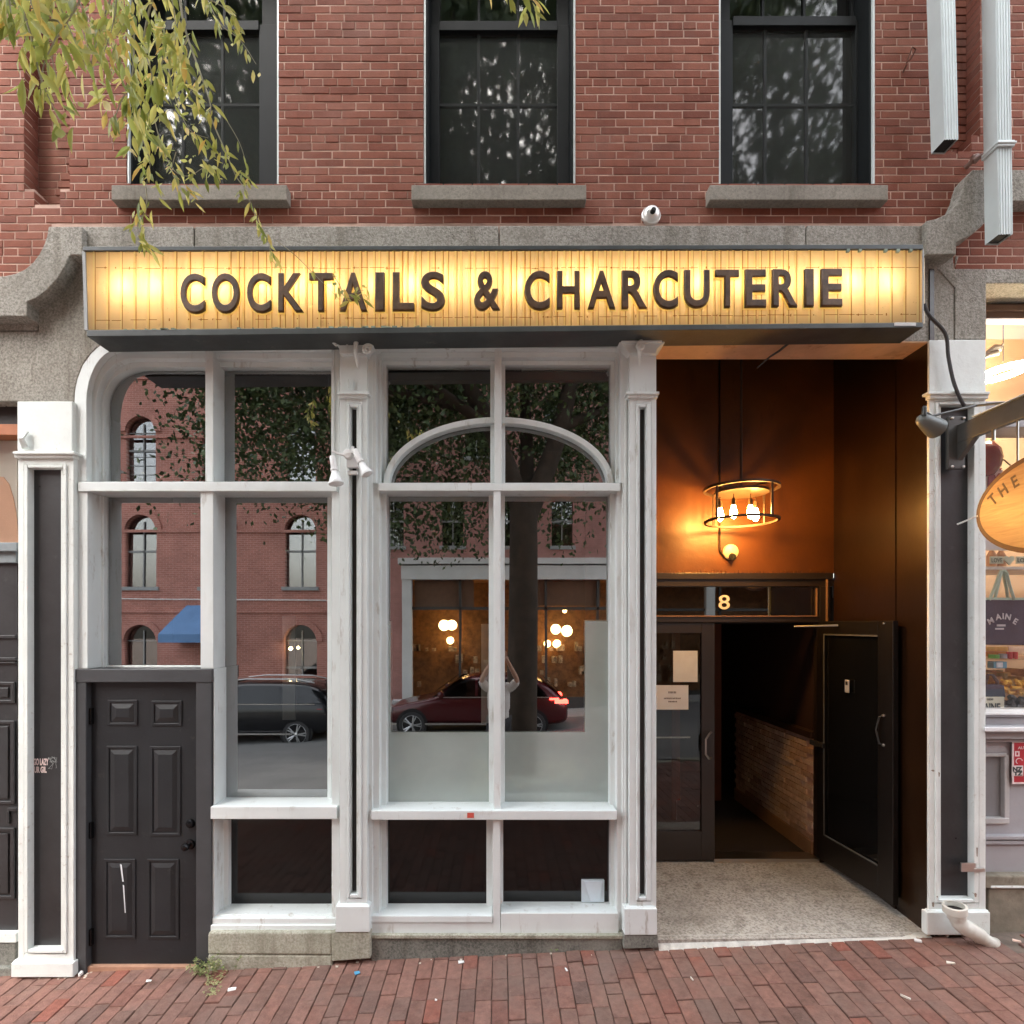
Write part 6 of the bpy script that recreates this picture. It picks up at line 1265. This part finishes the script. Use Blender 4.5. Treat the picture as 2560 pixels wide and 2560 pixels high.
for P, n_, size, spread in sprays:
    for k in range(n_):
        f = rnd.uniform(.12, 1.02)*(len(P)-1); i = min(int(f), len(P)-2); q = P[i].lerp(P[i+1], f-i); tdir = (P[i+1]-P[i]).normalized()
        q = q+Vector((rnd.gauss(0, .012), rnd.gauss(0, .03), rnd.gauss(0, .012)))*spread
        dv = (tdir*.35+Vector((rnd.gauss(0, .45), rnd.gauss(-.1, .45), -.75+rnd.gauss(0, .25)))).normalized()
        sx_ = dv.cross(Vector((rnd.gauss(0, .5), -1, rnd.gauss(.3, .5)))).normalized(); M_ = Matrix((sx_, dv, sx_.cross(dv))).transposed().to_4x4(); lone.append((q, M_, size*rnd.uniform(.6, 1.12), rnd.randrange(3)))
rnd.shuffle(lone)
for k, (q, M_, s_, w_) in enumerate(lone):
    if k < 300:
        o = bpy.data.objects.new('leaf', lme[w_]); COL.objects.link(o); o.parent = TREE; o.matrix_local = Matrix.Translation(q-wo(TREE)) @ M_ @ Matrix.Scale(s_, 4)
    else: MX = Matrix.Translation(q) @ M_ @ Matrix.Scale(s_, 4); LSTF.add([MX @ v.co for v in lme[w_].vertices], [tuple(p.vertices) for p in lme[w_].polygons])
LSTF.build('leaves', LM, TREE, smooth=True, kind='stuff')
# tree pit so that the trunk stands on a widened pavement
tag(MB().box(-.5, 1.35, -5.8, -3.2, -.6, -.11).build('tree_pit_kerb', GBASE), kind='structure')

# ---- the photographer, seen only in the glass
def skin(name, chain, mat, parent=None, lv=2):
    """chain: dict name -> (pos, radius), edges"""
    V_, E_ = chain; me = bpy.data.meshes.new(name); keys = list(V_); me.from_pydata([V_[k][0] for k in keys], [(keys.index(a), keys.index(b)) for a, b in E_], []); o = link(name, me, mat, parent)
    m = o.modifiers.new('skin', 'SKIN'); m.use_smooth_shade = True; me_s = o.data.skin_vertices[0].data if o.data.skin_vertices else None
    if me_s is None: return o
    for i, k in enumerate(keys):
        r = V_[k][1]; me_s[i].radius = r if isinstance(r, tuple) else (r, r); me_s[i].use_root = (i == 0)
    ss = o.modifiers.new('sub', 'SUBSURF'); ss.levels = lv; ss.render_levels = lv
    return o
PX, PY = -.02, -4.42; PZ = -.115
SKN = M('light_skin', (.50, .30, .22), .55, .05, 8, 40, .05)
def pp(x, y, z): return (PX+x, PY+y, PZ+z)
V_ = {'pel': (pp(0, 0, .98), (.16, .12)), 'waist': (pp(0, 0, 1.12), (.14, .10)), 'chest': (pp(0, .0, 1.34), (.17, .12)), 'neckb': (pp(0, .0, 1.52), (.08, .075)), 'neck': (pp(0, .02, 1.59), (.055, .055)), 'headc': (pp(0, .035, 1.68), (.078, .092)), 'headt': (pp(0, .03, 1.80), (.065, .08)),
  'ls': (pp(-.19, 0, 1.48), .062), 'le': (pp(-.27, .13, 1.62), .043), 'lw': (pp(-.10, .31, 1.93), .029), 'lp': (pp(-.075, .335, 2.0), (.038, .02)),
  'rs': (pp(.19, 0, 1.48), .062), 're': (pp(.29, .13, 1.62), .043), 'rw': (pp(.13, .31, 1.93), .029), 'rp': (pp(.105, .335, 2.0), (.038, .02)),
  'lh': (pp(-.10, 0, .93), .10), 'lk': (pp(-.12, .02, .51), .062), 'la': (pp(-.13, -.02, .11), .042), 'lt': (pp(-.14, .14, .045), (.045, .03)),
  'rh': (pp(.10, 0, .93), .10), 'rk': (pp(.12, .02, .51), .062), 'ra': (pp(.13, -.02, .11), .042), 'rt': (pp(.15, .14, .045), (.045, .03))}
E_ = [('pel', 'waist'), ('waist', 'chest'), ('chest', 'neckb'), ('neckb', 'neck'), ('neck', 'headc'), ('headc', 'headt'), ('neckb', 'ls'), ('ls', 'le'), ('le', 'lw'), ('lw', 'lp'), ('neckb', 'rs'), ('rs', 're'), ('re', 'rw'), ('rw', 'rp'),
  ('pel', 'lh'), ('lh', 'lk'), ('lk', 'la'), ('la', 'lt'), ('pel', 'rh'), ('rh', 'rk'), ('rk', 'ra'), ('ra', 'rt')]
PER = thing('person', 'person in a white shirt and dark trousers raising a phone, reflected by the centre mullion', 'person', pp(0, 0, 0))
skin('body', (V_, E_), SKN, PER)
def grow(keys, dr_): return {k: (V_[k][0], tuple(r+dr_ for r in (V_[k][1] if isinstance(V_[k][1], tuple) else (V_[k][1],)*2))) for k in keys}
sv = grow(['waist', 'pel', 'chest', 'neckb', 'ls', 'le', 'rs', 're'], .022); sv['pel'] = (pp(0, 0, .90), (.20, .155)); sv = {'chest': sv['chest'], **sv}
skin('shirt', (sv, [('pel', 'waist'), ('waist', 'chest'), ('chest', 'neckb'), ('neckb', 'ls'), ('ls', 'le'), ('neckb', 'rs'), ('rs', 're')]), M('white_shirt', (.66, .64, .62), .9, .1, 12, 20, .5), PER)
tv = grow(['pel', 'lh', 'lk', 'la', 'rh', 'rk', 'ra'], .018); skin('trousers', (tv, [('pel', 'lh'), ('lh', 'lk'), ('lk', 'la'), ('pel', 'rh'), ('rh', 'rk'), ('rk', 'ra')]), M('dark_trousers', (.04, .04, .045), .9, .1, 12, 20, .5), PER)
hd = MB().lathe([(.001, .105), (.05, .098), (.078, .06), (.088, .0), (.086, -.05), (.07, -.075)], pp(0, .015, 1.765), (0, -.25, 1), 18).build('hair', M('brown_hair', (.05, .03, .02), .7), PER, smooth=True)
fc = MB(); fc.lathe([(.001, .0), (.013, .008), (.010, .022), (.004, .03)], pp(0, .145, 1.70), (0, -.5, 1), 8)
for s_ in (-1, 1): fc.lathe([(.001, -.012), (.010, -.006), (.010, .006), (.001, .012)], pp(.082*s_, .02, 1.71), (0, .3, 1), 8)
fc.build('nose_and_ears', SKN, PER, smooth=True); ey = MB()
for s_ in (-1, 1): ey.lathe([(.001, -.008), (.011, 0), (.001, .008)], pp(.032*s_, .118, 1.725), (0, 1, 0), 10)
ey.build('eyes', DARK, PER); MB().tube([pp(-.022, .12, 1.66), pp(0, .128, 1.657), pp(.022, .12, 1.66)], .005, 5).build('mouth', M('lip', (.35, .12, .10), .5), PER)
for s_ in (-1, 1):
    hn = MB(); b0 = Vector(pp(.09*s_, .335, 2.0))
    for k in range(4):
        q = b0+Vector((-.012*s_*0, .0, .012+.018*k)); L_ = (.055, .066, .07, .06)[k]; hn.tube([q+Vector((.02*s_, -.01, 0)), q+Vector((-.01*s_, .03, .004)), q+Vector((-.03*s_, .045, .006)), q+Vector((-.03*s_-L_*.3*s_, .035, .006))], [.010, .0095, .009, .007], 6)
    hn.tube([b0+Vector((.01*s_, -.01, -.01)), b0+Vector((-.01*s_, -.005, -.002)), b0+Vector((-.035*s_, .0, .02))], [.012, .011, .008], 6); hn.build('hand', SKN, PER, smooth=True)
    MB().box(PX+.14*s_-.045, PX+.14*s_+.045, PY-.08, PY+.2, PZ, PZ+.07).build('shoe', BLACKP, PER, .02)
ph = MB().box(PX-.075, PX+.075, PY+.345, PY+.354, PZ+1.985, PZ+2.06).build('phone', M('phone_black', (.02, .02, .025), .2), None, .003); tag(ph, 'dark smartphone held up sideways by the photographer', 'phone')
MB().lathe([(.001, .003), (.009, .002), (.010, 0)], (PX-.05, PY+.354, PZ+2.035), (0, 1, 0), 10).build('lens', PANELB, ph)
